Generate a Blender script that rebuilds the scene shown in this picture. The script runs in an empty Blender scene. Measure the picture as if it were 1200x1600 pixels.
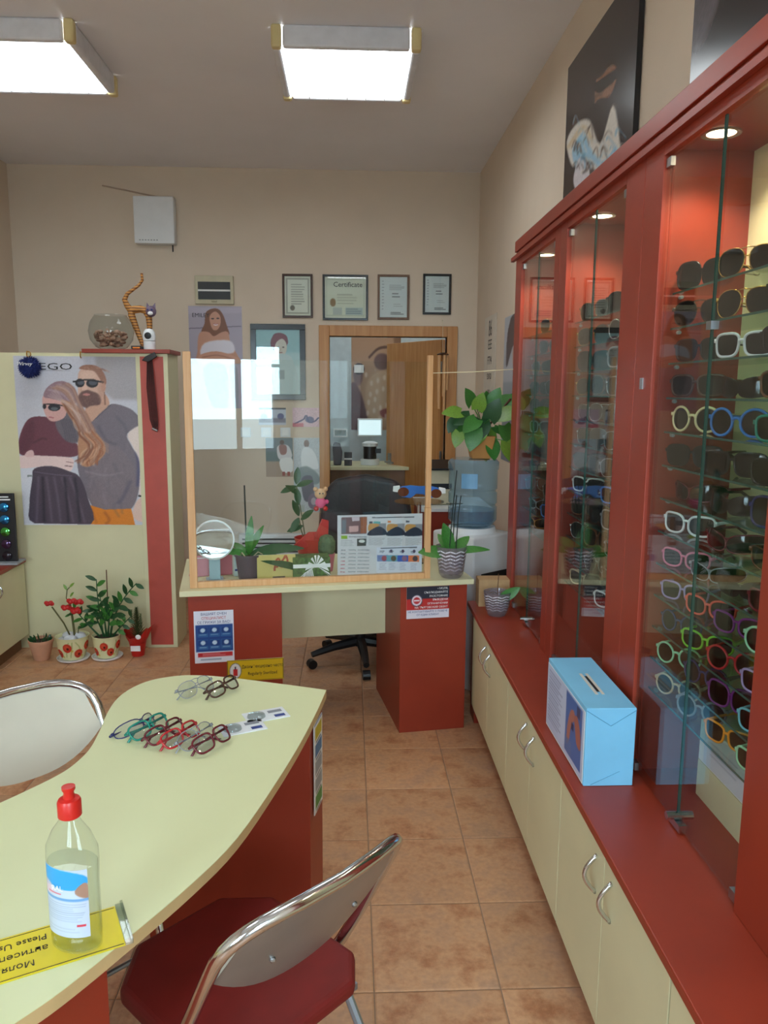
import bpy, math, random
import numpy as np
from mathutils import Vector, Matrix

random.seed(7)
PI = math.pi
SC = bpy.context.scene
COL = SC.collection

# ------------------------------------------------------------------ camera
F = 1210.0            # focal length in pixels of the 1200 x 1600 frame
HC = 1.65
def cam_axes(vpx, vpy):
    fy = np.array([(vpx-600)/F, (800-vpy)/F, 1.0]); fy /= np.linalg.norm(fy)
    fx = np.cross(np.array([0, 1.0, 0]), fy); fx /= np.linalg.norm(fx)
    fz = np.cross(fy, fx)
    return np.array([fx, fy, fz])
RC = cam_axes(548, 611)
cam = bpy.data.cameras.new('camera')
cam.sensor_fit = 'HORIZONTAL'; cam.sensor_width = 36; cam.lens = 36*F/1200
cam.clip_start = .02
cam_o = bpy.data.objects.new('camera', cam); COL.objects.link(cam_o)
_r, _u, _f = RC[:, 0], RC[:, 1], RC[:, 2]
cam_o.matrix_world = Matrix(((_r[0], _u[0], -_f[0], 0), (_r[1], _u[1], -_f[1], 0), (_r[2], _u[2], -_f[2], HC), (0, 0, 0, 1)))
SC.camera = cam_o
def at(px, py, X=None, Y=None, Z=None):
    """the point of the room on a known plane that was measured at a pixel of the photograph"""
    r = RC @ np.array([(px-600)/F, (800-py)/F, 1.0])
    t = (Z-HC)/r[2] if Z is not None else (Y/r[1] if Y is not None else X/r[0])
    p = r*t
    return Vector((p[0], p[1], p[2]+HC))

# ------------------------------------------------------------------ world, exposure
W = bpy.data.worlds.new('sky'); SC.world = W; W.use_nodes = True
bg = W.node_tree.nodes['Background']
bg.inputs['Color'].default_value = (.68, .86, 1.0, 1)
bg.inputs['Strength'].default_value = 20.0
SC.view_settings.view_transform = 'Standard'; SC.view_settings.look = 'None'
SC.view_settings.exposure = 0.15; SC.view_settings.gamma = 1; SC.view_settings.use_curve_mapping = False
SC.cycles.transparent_max_bounces = 40
LAMP_E = 8.0          # ceiling fixtures
SPOT_W = 10.0          # cabinet downlights
def portal(x0, x1, z0, z1, y):
    l = bpy.data.lights.new('window_portal', 'AREA'); l.shape = 'RECTANGLE'; l.size = x1-x0; l.size_y = z1-z0
    l.cycles.is_portal = True
    o = bpy.data.objects.new('window_portal', l); COL.objects.link(o)
    o.location = ((x0+x1)/2, y, (z0+z1)/2); o.rotation_euler = (PI/2, 0, 0)   # shines towards +Y
    return o
YF = -1.6             # shop front wall
portal(-2.3, -1.28, .9, 2.5, YF-.02); portal(-.12, .83, .95, 2.75, YF-.02)

# ------------------------------------------------------------------ helpers
def lin(c):
    c = np.asarray(c, float)/255.0
    return np.where(c <= .04045, c/12.92, ((c+.055)/1.055)**2.4)
MATS = {}
def mat(name, rgb, rough=.5, metal=0, var=.06, scale=14, bump=0, spec=.5, coat=0):
    if name in MATS: return MATS[name]
    m = bpy.data.materials.new(name); m.use_nodes = True; MATS[name] = m
    nt = m.node_tree; b = nt.nodes['Principled BSDF']
    c = lin(rgb)
    b.inputs['Roughness'].default_value = rough; b.inputs['Metallic'].default_value = metal
    b.inputs['Specular IOR Level'].default_value = spec; b.inputs['Coat Weight'].default_value = coat
    tc = nt.nodes.new('ShaderNodeTexCoord'); nz = nt.nodes.new('ShaderNodeTexNoise')
    nz.inputs['Scale'].default_value = scale; nz.inputs['Detail'].default_value = 4
    nt.links.new(tc.outputs['Object'], nz.inputs['Vector'])
    rp = nt.nodes.new('ShaderNodeValToRGB')
    rp.color_ramp.elements[0].position = .3; rp.color_ramp.elements[1].position = .7
    rp.color_ramp.elements[0].color = (*(c*(1-var)), 1); rp.color_ramp.elements[1].color = (*np.minimum(c*(1+var), 1), 1)
    nt.links.new(nz.outputs['Fac'], rp.inputs['Fac']); nt.links.new(rp.outputs['Color'], b.inputs['Base Color'])
    if bump:
        bp = nt.nodes.new('ShaderNodeBump'); bp.inputs['Strength'].default_value = bump; bp.inputs['Distance'].default_value = .004
        nt.links.new(nz.outputs['Fac'], bp.inputs['Height']); nt.links.new(bp.outputs['Normal'], b.inputs['Normal'])
    return m
def emat(name, rgb, strength):
    if name in MATS: return MATS[name]
    m = bpy.data.materials.new(name); m.use_nodes = True; MATS[name] = m
    b = m.node_tree.nodes['Principled BSDF']; c = lin(rgb)
    b.inputs['Base Color'].default_value = (*c, 1); b.inputs['Emission Color'].default_value = (*c, 1)
    b.inputs['Emission Strength'].default_value = strength
    return m
def glass(name, tint=(255, 255, 255), ior=1.5, rough=0.0, body=0.0, body_rgb=(255, 255, 255)):
    """thin clear sheet: what passes straight through, what mirrors, and a little body colour"""
    if name in MATS: return MATS[name]
    m = bpy.data.materials.new(name); m.use_nodes = True; MATS[name] = m
    nt = m.node_tree; nt.nodes.clear()
    out = nt.nodes.new('ShaderNodeOutputMaterial'); tr = nt.nodes.new('ShaderNodeBsdfTransparent'); gl = nt.nodes.new('ShaderNodeBsdfGlossy')
    tr.inputs['Color'].default_value = (*lin(tint), 1); gl.inputs['Roughness'].default_value = rough
    # Schlick reflectance from the angle to the surface, the same on both faces of the sheet
    ge = nt.nodes.new('ShaderNodeNewGeometry'); dt = nt.nodes.new('ShaderNodeVectorMath'); dt.operation = 'DOT_PRODUCT'
    nt.links.new(ge.outputs['Normal'], dt.inputs[0]); nt.links.new(ge.outputs['Incoming'], dt.inputs[1])
    def mth(op, a, b=None):
        n = nt.nodes.new('ShaderNodeMath'); n.operation = op; n.use_clamp = op == 'SUBTRACT'
        for i, q in enumerate((a, b)):
            if q is None: continue
            if isinstance(q, (int, float)): n.inputs[i].default_value = q
            else: nt.links.new(q, n.inputs[i])
        return n.outputs[0]
    f0 = ((ior-1)/(ior+1))**2
    fz_ = mth('ADD', mth('MULTIPLY', mth('POWER', mth('SUBTRACT', 1.0, mth('ABSOLUTE', dt.outputs['Value'])), 5.0), 1-f0), f0)
    mx = nt.nodes.new('ShaderNodeMixShader'); src = tr
    if body:
        df = nt.nodes.new('ShaderNodeBsdfDiffuse'); df.inputs['Color'].default_value = (*lin(body_rgb), 1)
        m2 = nt.nodes.new('ShaderNodeMixShader'); m2.inputs['Fac'].default_value = body
        nt.links.new(tr.outputs[0], m2.inputs[1]); nt.links.new(df.outputs[0], m2.inputs[2]); src = m2
    nt.links.new(fz_, mx.inputs['Fac']); nt.links.new(src.outputs[0], mx.inputs[1]); nt.links.new(gl.outputs[0], mx.inputs[2])
    nt.links.new(mx.outputs[0], out.inputs['Surface'])
    return m
def wood(name, a, b, scale=3.0, rough=.45, axis=2):
    if name in MATS: return MATS[name]
    m = mat(name, a, rough); nt = m.node_tree
    bs = nt.nodes['Principled BSDF']
    tc = nt.nodes.new('ShaderNodeTexCoord'); mp = nt.nodes.new('ShaderNodeMapping')
    s = [scale*9]*3; s[axis] = scale*.6; mp.inputs['Scale'].default_value = s
    nz = nt.nodes.new('ShaderNodeTexNoise'); nz.inputs['Scale'].default_value = 2.2; nz.inputs['Detail'].default_value = 6; nz.inputs['Distortion'].default_value = .6
    rp = nt.nodes.new('ShaderNodeValToRGB'); rp.color_ramp.elements[0].position = .32; rp.color_ramp.elements[1].position = .68
    rp.color_ramp.elements[0].color = (*lin(a), 1); rp.color_ramp.elements[1].color = (*lin(b), 1)
    nt.links.new(tc.outputs['Object'], mp.inputs['Vector']); nt.links.new(mp.outputs[0], nz.inputs['Vector'])
    nt.links.new(nz.outputs['Fac'], rp.inputs['Fac']); nt.links.new(rp.outputs['Color'], bs.inputs['Base Color'])
    return m

class MB:
    """collects shapes for ONE mesh"""
    def __init__(s): s.v = []; s.f = []
    def add(s, vs, fs):
        n = len(s.v); s.v += [tuple(v) for v in vs]; s.f += [tuple(i+n for i in f) for f in fs]; return s
    def box(s, x0, x1, y0, y1, z0, z1, M=None):
        vs = [Vector(p) for p in ((x0,y0,z0),(x1,y0,z0),(x1,y1,z0),(x0,y1,z0),(x0,y0,z1),(x1,y0,z1),(x1,y1,z1),(x0,y1,z1))]
        if M is not None: vs = [M @ v for v in vs]
        return s.add(vs, [(0,3,2,1),(4,5,6,7),(0,1,5,4),(1,2,6,5),(2,3,7,6),(3,0,4,7)])
    def prism(s, poly, z0, z1):
        n = len(poly)
        return s.add([(x, y, z0) for x, y in poly]+[(x, y, z1) for x, y in poly],
                     [tuple(range(n-1, -1, -1)), tuple(range(n, 2*n))]+[(i, (i+1) % n, n+(i+1) % n, n+i) for i in range(n)])
    def slab(s, poly, y0, y1):
        """outline in x,z given a thickness along y"""
        n = len(poly)
        return s.add([(x, y0, z) for x, z in poly]+[(x, y1, z) for x, z in poly],
                     [tuple(range(n)), tuple(range(2*n-1, n-1, -1))]+[(i, n+i, n+(i+1) % n, (i+1) % n) for i in range(n)])
    def tube(s, pts, r, n=8, closed=False, cap=True):
        P = [Vector(p) for p in pts]; m = len(P); R = r if hasattr(r, '__len__') else [r]*m
        vs = []; prev = None
        for i, p in enumerate(P):
            a = P[(i-1) % m] if (closed or i) else p; b = P[(i+1) % m] if (closed or i < m-1) else p
            t = (b-a)
            t = t.normalized() if t.length > 1e-9 else Vector((0, 0, 1))
            if prev is None:
                ref = Vector((0, 0, 1)) if abs(t.z) < .9 else Vector((1, 0, 0)); u = t.cross(ref).normalized()
            else:
                u = prev - t*prev.dot(t); u = u.normalized() if u.length > 1e-6 else t.orthogonal().normalized()
            prev = u; w = t.cross(u)
            for k in range(n):
                q = 2*PI*k/n; vs.append(p+(u*math.cos(q)+w*math.sin(q))*R[i])
        fs = []
        for i in range(m if closed else m-1):
            j = (i+1) % m
            for k in range(n):
                l = (k+1) % n; fs.append((i*n+k, i*n+l, j*n+l, j*n+k))
        if not closed and cap: fs += [tuple(range(n-1, -1, -1)), tuple((m-1)*n+k for k in range(n))]
        return s.add(vs, fs)
    def lathe(s, prof, n=24, c=(0, 0, 0), cap=True):
        vs = []; fs = []; m = len(prof)
        for r, z in prof:
            for k in range(n):
                q = 2*PI*k/n; vs.append((c[0]+r*math.cos(q), c[1]+r*math.sin(q), c[2]+z))
        for i in range(m-1):
            for k in range(n):
                l = (k+1) % n; fs.append((i*n+k, i*n+l, (i+1)*n+l, (i+1)*n+k))
        if cap:
            fs.append(tuple(range(n-1, -1, -1))); fs.append(tuple((m-1)*n+k for k in range(n)))
        return s.add(vs, fs)
    def ball(s, c, r, n=12, m=8):
        rx, ry, rz = r if hasattr(r, '__len__') else (r, r, r)
        prof = [(math.sin(PI*i/m), -math.cos(PI*i/m)) for i in range(m+1)]
        prof[0] = (.02, -1); prof[-1] = (.02, 1)
        vs = []; fs = []
        for a, z in prof:
            for k in range(n):
                q = 2*PI*k/n; vs.append((c[0]+rx*a*math.cos(q), c[1]+ry*a*math.sin(q), c[2]+rz*z))
        for i in range(m):
            for k in range(n):
                l = (k+1) % n; fs.append((i*n+k, i*n+l, (i+1)*n+l, (i+1)*n+k))
        fs.append(tuple(range(n-1, -1, -1))); fs.append(tuple(m*n+k for k in range(n)))
        return s.add(vs, fs)
    def mesh(s, name, smooth=False):
        me = bpy.data.meshes.new(name); me.from_pydata(s.v, [], s.f); me.update()
        if smooth: me.polygons.foreach_set('use_smooth', [True]*len(me.polygons))
        return me
    def build(s, name, m, parent=None, smooth=False, bevel=0, seg=2):
        o = bpy.data.objects.new(name, s.mesh(name, smooth)); COL.objects.link(o)
        if m is not None: o.data.materials.append(MATS[m] if isinstance(m, str) else m)
        if parent: o.parent = parent
        if smooth:
            md = o.modifiers.new('edge', 'EDGE_SPLIT'); md.split_angle = math.radians(38)
        if bevel:
            md = o.modifiers.new('bevel', 'BEVEL'); md.width = bevel; md.segments = seg; md.limit_method = 'ANGLE'
        return o
def box(name, m, parent, x0, x1, y0, y1, z0, z1, bevel=0):
    return MB().box(x0, x1, y0, y1, z0, z1).build(name, m, parent, bevel=bevel)
def tag(o, label=None, cat=None, group=None, kind=None):
    if label: o['label'] = label
    if cat: o['category'] = cat
    if group: o['group'] = group
    if kind: o['kind'] = kind
    return o
def thing(name, label, cat, loc=(0, 0, 0), rz=0.0, group=None, kind=None):
    o = bpy.data.objects.new(name, None); COL.objects.link(o); o.empty_display_size = .05
    o.location = loc; o.rotation_euler = (0, 0, rz)
    return tag(o, label, cat, group, kind)
def share(name, me, m, parent, loc=(0, 0, 0), rot=(0, 0, 0), scale=1):
    o = bpy.data.objects.new(name, me); COL.objects.link(o); o.parent = parent; o.location = loc; o.rotation_euler = rot
    o.scale = (scale,)*3 if not hasattr(scale, '__len__') else scale
    if not me.materials: me.materials.append(m)
    if m is not None:
        o.material_slots[0].link = 'OBJECT'; o.material_slots[0].material = m
    return o
def text(parent, body, size, loc, m, align='CENTER', rot=(PI/2, 0, 0), sx=1.0, name='lettering', shear=0):
    c = bpy.data.curves.new(name, 'FONT'); c.body = body; c.size = size; c.align_x = align; c.align_y = 'CENTER'
    c.extrude = .0002; c.resolution_u = 2; c.shear = shear
    o = bpy.data.objects.new(name, c); COL.objects.link(o); o.parent = parent; o.location = loc; o.rotation_euler = rot
    o.scale = (sx, 1, 1); c.materials.append(MATS[m] if isinstance(m, str) else m)
    return o

# ---- flat print: a drawing rasterised to the points of a fine grid
def attr_mat(rough=.4, name='print'):
    if name in MATS: return MATS[name]
    m = bpy.data.materials.new(name); m.use_nodes = True; MATS[name] = m
    b = m.node_tree.nodes['Principled BSDF']; a = m.node_tree.nodes.new('ShaderNodeAttribute'); a.attribute_name = 'ink'
    m.node_tree.links.new(a.outputs['Color'], b.inputs['Base Color']); b.inputs['Roughness'].default_value = rough
    return m
class CV:
    def __init__(s, w, h, rgb=(255, 255, 255), quad=None):
        s.w, s.h = w, h; s.a = np.ones((h, w, 3))*np.array(rgb, float)
        s.H = None
        if quad:       # corners TL,TR,BR,BL of the drawing coordinates
            A = []; bb = []
            for (x, y), (u, v) in zip(quad, ((0, 0), (1, 0), (1, 1), (0, 1))):
                A += [[x, y, 1, 0, 0, 0, -u*x, -u*y], [0, 0, 0, x, y, 1, -v*x, -v*y]]; bb += [u, v]
            hh = np.linalg.solve(np.array(A, float), np.array(bb, float)); s.H = np.append(hh, 1).reshape(3, 3)
    def m(s, pts):
        p = np.array(pts, float)
        if s.H is None: return p
        q = np.c_[p, np.ones(len(p))] @ s.H.T
        return q[:, :2]/q[:, 2:]
    def fill(s, mask, rgb, al=1.0):
        k = (mask*al)[..., None]; s.a = s.a*(1-k)+np.array(rgb, float)*k
    def poly(s, pts, rgb, al=1.0, smooth=True, soft=0):
        p = s.m(pts)
        if smooth:
            n = len(p); q = []
            for i in range(n):
                a, b, c, d = p[i-1], p[i], p[(i+1) % n], p[(i+2) % n]
                for t in (0, .25, .5, .75):
                    q.append(.5*((2*b)+(c-a)*t+(2*a-5*b+4*c-d)*t*t+(3*b-a-3*c+d)*t**3))
            p = np.array(q)
        m = np.zeros((s.h, s.w))
        for ox, oy in ((.25, .25), (.75, .25), (.25, .75), (.75, .75)):
            X = (np.arange(s.w)+ox)/s.w; Y = (np.arange(s.h)+oy)/s.h
            ins = np.zeros((s.h, s.w), bool)
            for i in range(len(p)):
                (x0, y0), (x1, y1) = p[i-1], p[i]
                if y0 == y1: continue
                c = (Y > min(y0, y1)) & (Y <= max(y0, y1))
                if not c.any(): continue
                xi = x0+(Y-y0)*(x1-x0)/(y1-y0)
                ins[c] ^= X[None, :] < xi[c][:, None]
            m += ins*.25
        for _ in range(soft):
            g = np.pad(m, 1, mode='edge'); m = (g[:-2, 1:-1]+g[2:, 1:-1]+g[1:-1, :-2]+g[1:-1, 2:]+2*g[1:-1, 1:-1])/6
        s.fill(m, rgb, al); return s
    def ell(s, x, y, rx, ry, rgb, al=1.0, soft=0):
        return s.poly([(x+rx*math.cos(q), y+ry*math.sin(q)) for q in np.linspace(0, 2*PI, 15)[:-1]], rgb, al, True, soft)
    def rect(s, x0, y0, x1, y1, rgb, al=1.0, soft=0):
        return s.poly([(x0, y0), (x1, y0), (x1, y1), (x0, y1)], rgb, al, False, soft)
    def line(s, pts, wd, rgb, al=1.0, soft=0):
        P = np.array(pts, float); L = []; Rr = []
        if len(P) > 2:
            Q = np.vstack([2*P[0]-P[1], P, 2*P[-1]-P[-2]]); q = []
            for i in range(1, len(Q)-2):
                a, b, c, d = Q[i-1:i+3]
                for t in (0, .2, .4, .6, .8): q.append(.5*((2*b)+(c-a)*t+(2*a-5*b+4*c-d)*t*t+(3*b-a-3*c+d)*t**3))
            P = np.array(q+[P[-1]])
        for i in range(len(P)):
            t = P[min(i+1, len(P)-1)]-P[max(i-1, 0)]; t /= (np.linalg.norm(t)+1e-9); n = np.array([-t[1], t[0]])*wd/2
            L.append(P[i]+n); Rr.append(P[i]-n)
        return s.poly([tuple(q) for q in L+Rr[::-1]], rgb, al, False, soft)
    def lines(s, x0, x1, y0, y1, n, rgb, al=.6, fill=.45, seed=1):
        r = random.Random(seed); st = (y1-y0)/n
        for i in range(n):
            s.rect(x0, y0+i*st, x0+(x1-x0)*r.uniform(.7, 1), y0+i*st+st*fill, rgb, al)
        return s
    def grain(s, amt=5, seed=0):
        r = np.random.RandomState(seed); s.a += r.randn(s.h, s.w, 1)*amt; return s
    def build(s, parent, w, h, y=0.0, m=None, name='print', curve=0.0):
        """upright sheet in the parent's x,z plane facing -y, centred"""
        X = np.linspace(-w/2, w/2, s.w); Z = np.linspace(h/2, -h/2, s.h)
        gx, gz = np.meshgrid(X, Z); gy = y-curve*(1-(2*gx/w)**2)
        v = np.stack([gx, gy, gz], -1).reshape(-1, 3)
        i = np.arange(s.w*s.h).reshape(s.h, s.w)
        f = np.stack([i[1:, :-1], i[1:, 1:], i[:-1, 1:], i[:-1, :-1]], -1).reshape(-1, 4)
        me = bpy.data.meshes.new(name); me.vertices.add(len(v)); me.vertices.foreach_set('co', v.ravel())
        me.loops.add(f.size); me.loops.foreach_set('vertex_index', f.ravel()); me.polygons.add(len(f))
        me.polygons.foreach_set('loop_start', np.arange(0, f.size, 4)); me.update(calc_edges=True)
        at_ = me.attributes.new('ink', 'FLOAT_COLOR', 'POINT')
        c = lin(np.clip(s.a, 0, 255)).reshape(-1, 3); at_.data.foreach_set('color', np.c_[c, np.ones(len(c))].astype(np.float32).ravel())
        me.materials.append(m or attr_mat())
        o = bpy.data.objects.new(name, me); COL.objects.link(o); o.parent = parent
        return o
def sheet(name, label, cat, c, w, h, cv, rz=0.0, tilt=0.0, roll=0.0, frame=None, fw=.02, th=.003, group=None, fm=None, m=None, curve=0):
    """a printed sheet or framed picture; c is its centre, it faces -y turned by rz"""
    t = thing(name, label, cat, c, rz, group); t.rotation_euler = (tilt, roll, rz)
    if frame:
        d = .018
        for q in ((-w/2-fw, w/2+fw, h/2, h/2+fw), (-w/2-fw, w/2+fw, -h/2-fw, -h/2), (-w/2-fw, -w/2, -h/2, h/2), (w/2, w/2+fw, -h/2, h/2)):
            box('frame_rail', frame, t, q[0], q[1], -d, 0, q[2], q[3], bevel=.002)
        box('backing', 'paper', t, -w/2, w/2, -.006, -.001, -h/2, h/2)
        cv.build(t, w, h, -.0075, m=m)
        box('glazing', 'pane_glass', t, -w/2, w/2, -.011, -.0095, -h/2, h/2)
    else:
        box('backing', fm or 'paper', t, -w/2, w/2, -th, 0, -h/2, h/2)
        cv.build(t, w, h, -th-.0006, m=m, curve=curve)
    return t
# ---- shared materials
mat('paper', (240, 240, 238), .6); mat('ink_black', (30, 30, 34), .6); mat('ink_white', (245, 245, 245), .6); mat('ink_blue', (40, 60, 130), .6)
mat('ink_red', (190, 40, 50), .6)
RED = mat('red_laminate', (150, 52, 31), .4, var=.07, scale=6)
CREAM = mat('cream_laminate', (220, 214, 174), .42, var=.03, scale=5)
TABLE = mat('table_laminate', (218, 222, 176), .36, var=.02, scale=4)
mat('edge_band', (205, 175, 125), .5)
WALL = mat('wall_paint', (224, 206, 186), .85, var=.025, scale=3, bump=.08)
CEIL = mat('ceiling_paint', (240, 237, 240), .9, var=.03, scale=1.6, bump=.05)
wood('door_wood', (186, 124, 66), (204, 148, 90), 2.0)
wood('pine', (214, 158, 104), (226, 178, 128), 3.0)
CHROME = mat('chrome', (215, 218, 222), .14, 1, var=.02); STEEL = mat('steel', (170, 172, 175), .34, 1, var=.05)
mat('white_plastic', (232, 234, 236), .4, var=.02); mat('black_plastic', (22, 22, 25), .4); mat('black_leather', (28, 29, 36), .42, bump=.3, scale=60)
mat('grey_plastic', (150, 155, 160), .45); mat('soil', (62, 46, 36), .95, var=.3, scale=60, bump=1)
mat('leaf', (62, 122, 48), .4, var=.2, scale=20); mat('leaf_dark', (34, 78, 40), .38, var=.2, scale=20); mat('leaf_young', (112, 150, 52), .4, var=.15)
mat('stem', (96, 92, 52), .6); mat('terracotta', (206, 152, 122), .8); mat('petal_red', (196, 30, 32), .45, var=.15)
PANE = glass('pane_glass', (250, 253, 252)); SHELFG = glass('shelf_glass', (232, 246, 240), ior=1.45)
mat('glass_edge', (46, 84, 74), .2); glass('bowl_glass', (232, 236, 236)); glass('lens_clear', (244, 246, 250), ior=1.55)
# ================================================================== THE SETTING
XR, XL, YB, ZC = 1.03, -2.66, 6.45, 3.37
def struct(name, label, cat='wall'):
    return thing(name, label, cat, kind='structure')
def smesh(name, mb, m, label, cat):
    return tag(mb.build(name, m), label, cat, kind='structure')
# floor with single tiles
fl = struct('floor', 'orange brown mottled ceramic tile floor with thin grey joints', 'floor')
GROUT = mat('grout', (150, 122, 100), .9)
box('screed', GROUT, fl, XL, XR, YF, 8.3, -.05, -.003)
def tile_mat():
    m = mat('floor_tile', (190, 134, 96), .42)
    nt = m.node_tree; b = nt.nodes['Principled BSDF']
    oi = nt.nodes.new('ShaderNodeObjectInfo'); tc = nt.nodes.new('ShaderNodeTexCoord')
    ad = nt.nodes.new('ShaderNodeVectorMath'); ad.operation = 'ADD'
    sc = nt.nodes.new('ShaderNodeVectorMath'); sc.operation = 'SCALE'; sc.inputs['Scale'].default_value = 7.0
    nt.links.new(oi.outputs['Location'], sc.inputs[0]); nt.links.new(tc.outputs['Object'], ad.inputs[0]); nt.links.new(sc.outputs[0], ad.inputs[1])
    cols = ((164, 106, 70), (198, 150, 112), (178, 138, 110))
    n1 = nt.nodes.new('ShaderNodeTexNoise'); n1.inputs['Scale'].default_value = 6.5; n1.inputs['Detail'].default_value = 8; n1.inputs['Roughness'].default_value = .68
    n2 = nt.nodes.new('ShaderNodeTexNoise'); n2.inputs['Scale'].default_value = 60; n2.inputs['Detail'].default_value = 3
    nt.links.new(ad.outputs[0], n1.inputs['Vector']); nt.links.new(ad.outputs[0], n2.inputs['Vector'])
    r = nt.nodes.new('ShaderNodeValToRGB'); e = r.color_ramp.elements
    e[0].position = .33; e[1].position = .66; e[0].color = (*lin(cols[0]), 1); e[1].color = (*lin(cols[2]), 1)
    k = e.new(.5); k.color = (*lin(cols[1]), 1)
    mx = nt.nodes.new('ShaderNodeMix'); mx.data_type = 'RGBA'; mx.blend_type = 'OVERLAY'; mx.inputs['Factor'].default_value = .25
    nt.links.new(n1.outputs['Fac'], r.inputs['Fac']); nt.links.new(r.outputs['Color'], mx.inputs['A']); nt.links.new(n2.outputs['Fac'], mx.inputs['B'])
    hs = nt.nodes.new('ShaderNodeHueSaturation')
    mr = nt.nodes.new('ShaderNodeMapRange'); mr.inputs['To Min'].default_value = .9; mr.inputs['To Max'].default_value = 1.08
    nt.links.new(oi.outputs['Random'], mr.inputs['Value']); nt.links.new(mr.outputs[0], hs.inputs['Value'])
    nt.links.new(mx.outputs['Result'], hs.inputs['Color']); nt.links.new(hs.outputs['Color'], b.inputs['Base Color'])
    bp = nt.nodes.new('ShaderNodeBump'); bp.inputs['Strength'].default_value = .15; bp.inputs['Distance'].default_value = .002
    nt.links.new(n1.outputs['Fac'], bp.inputs['Height']); nt.links.new(bp.outputs['Normal'], b.inputs['Normal'])
    return m
TM = tile_mat()
TX, TY = .355, .37
def tile_mesh():
    a, b, c = TX/2-.002, TY/2-.002, .004
    v = [(-a, -b, -.004), (a, -b, -.004), (a, b, -.004), (-a, b, -.004), (-a, -b, -.0015), (a, -b, -.0015), (a, b, -.0015), (-a, b, -.0015),
         (-a+c, -b+c, 0), (a-c, -b+c, 0), (a-c, b-c, 0), (-a+c, b-c, 0)]
    f = [(0, 1, 5, 4), (1, 2, 6, 5), (2, 3, 7, 6), (3, 0, 4, 7), (4, 5, 9, 8), (5, 6, 10, 9), (6, 7, 11, 10), (7, 4, 8, 11), (8, 9, 10, 11)]
    me = bpy.data.meshes.new('tile'); me.from_pydata(v, [], f); me.materials.append(TM); return me
tm = tile_mesh()
for i in range(-9, 2):
    for j in range(-8, 13):
        x, y = .42+(i+.5)*TX, 2.29+(j+.5)*TY
        if XL+.17 < x < XR-.1 and YF+.15 < y < YB:
            share('tile', tm, None, fl, (x, y, 0))
box('joint_strip', TM, fl, XL, XL+.09, YF, YB, -.004, -.0005); box('joint_strip', TM, fl, XL, XR, YB-.1, 8.3, -.004, -.0005)
smesh('ceiling', MB().box(XL-.1, XR+.1, YF-.1, 8.3, ZC, ZC+.1), CEIL, 'pale grey plaster ceiling over the shop', 'ceiling')
smesh('wall_right', MB().box(XR, XR+.1, YF-.1, 8.3, -.05, ZC), WALL, 'peach painted wall behind the red display cabinets', 'wall')
smesh('wall_left', MB().box(XL-.1, XL, YF-.1, 8.3, -.05, ZC), WALL, 'peach painted side wall at the edge of the photo', 'wall')
# back wall with the doorway
D0, D1, DZ = at(515, 600, Y=YB).x, at(697, 600, Y=YB).x, 2.09
smesh('wall_back', MB().box(XL, D0, YB, YB+.1, -.05, ZC).box(D1, XR, YB, YB+.1, -.05, ZC).box(D0, D1, YB, YB+.1, DZ, ZC), WALL,
      'peach painted back wall with certificates and a doorway', 'wall')
# shop front behind the camera
smesh('wall_front', MB().box(XL, -2.3, YF-.12, YF, -.05, ZC).box(-1.28, -.12, YF-.12, YF, -.05, ZC).box(.83, XR, YF-.12, YF, -.05, ZC)
      .box(-2.3, -1.28, YF-.12, YF, -.05, .9).box(-2.3, -1.28, YF-.12, YF, 2.5, ZC).box(-.12, .83, YF-.12, YF, 2.75, ZC), WALL, 'front wall of the shop with the street windows', 'wall')
for nm, lab, xs, z0 in (('window_1', 'street window of the shop front', (-2.3, -1.79, -1.28), .9), ('window_2', 'glazed street door of the shop front', (-.12, .42, .83), .95)):
    zt_w = 2.5 if nm == 'window_1' else 2.75
    w_ = struct(nm, lab, 'window')
    for x in xs: box('frame_post', 'white_plastic', w_, x-.03, x+.03, YF-.09, YF-.03, z0, zt_w)
    for z in (z0+.03, 2.1, zt_w-.03): box('frame_rail', 'white_plastic', w_, xs[0]+.03, xs[-1]-.03, YF-.09, YF-.03, z-.03, z+.03)
    for a, b in zip(xs, xs[1:]): box('pane', PANE, w_, a+.03, b-.03, YF-.064, YF-.058, z0+.06, zt_w-.06)
    if nm == 'window_2': box('door_panel', 'white_plastic', w_, -.12, .83, YF-.09, YF-.03, 0, .949)
smesh('pavement_outside', MB().box(-30, 30, -40, YF-.12, -.2, -.06), mat('pavement', (150, 148, 144), .9), 'grey pavement outside the shop front', 'pavement')
# storeroom beyond the door
BLUE = mat('storeroom_paint', (196, 208, 212), .8)
smesh('wall_storeroom', MB().box(XL, XR, 8.2, 8.3, -.05, ZC), BLUE, 'pale blue grey wall of the storeroom', 'wall')
smesh('wall_storeroom_side', MB().box(-.42, -.32, YB+.1, 8.2, -.05, ZC), BLUE, 'pale blue grey side wall seen through the doorway', 'wall')
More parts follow.
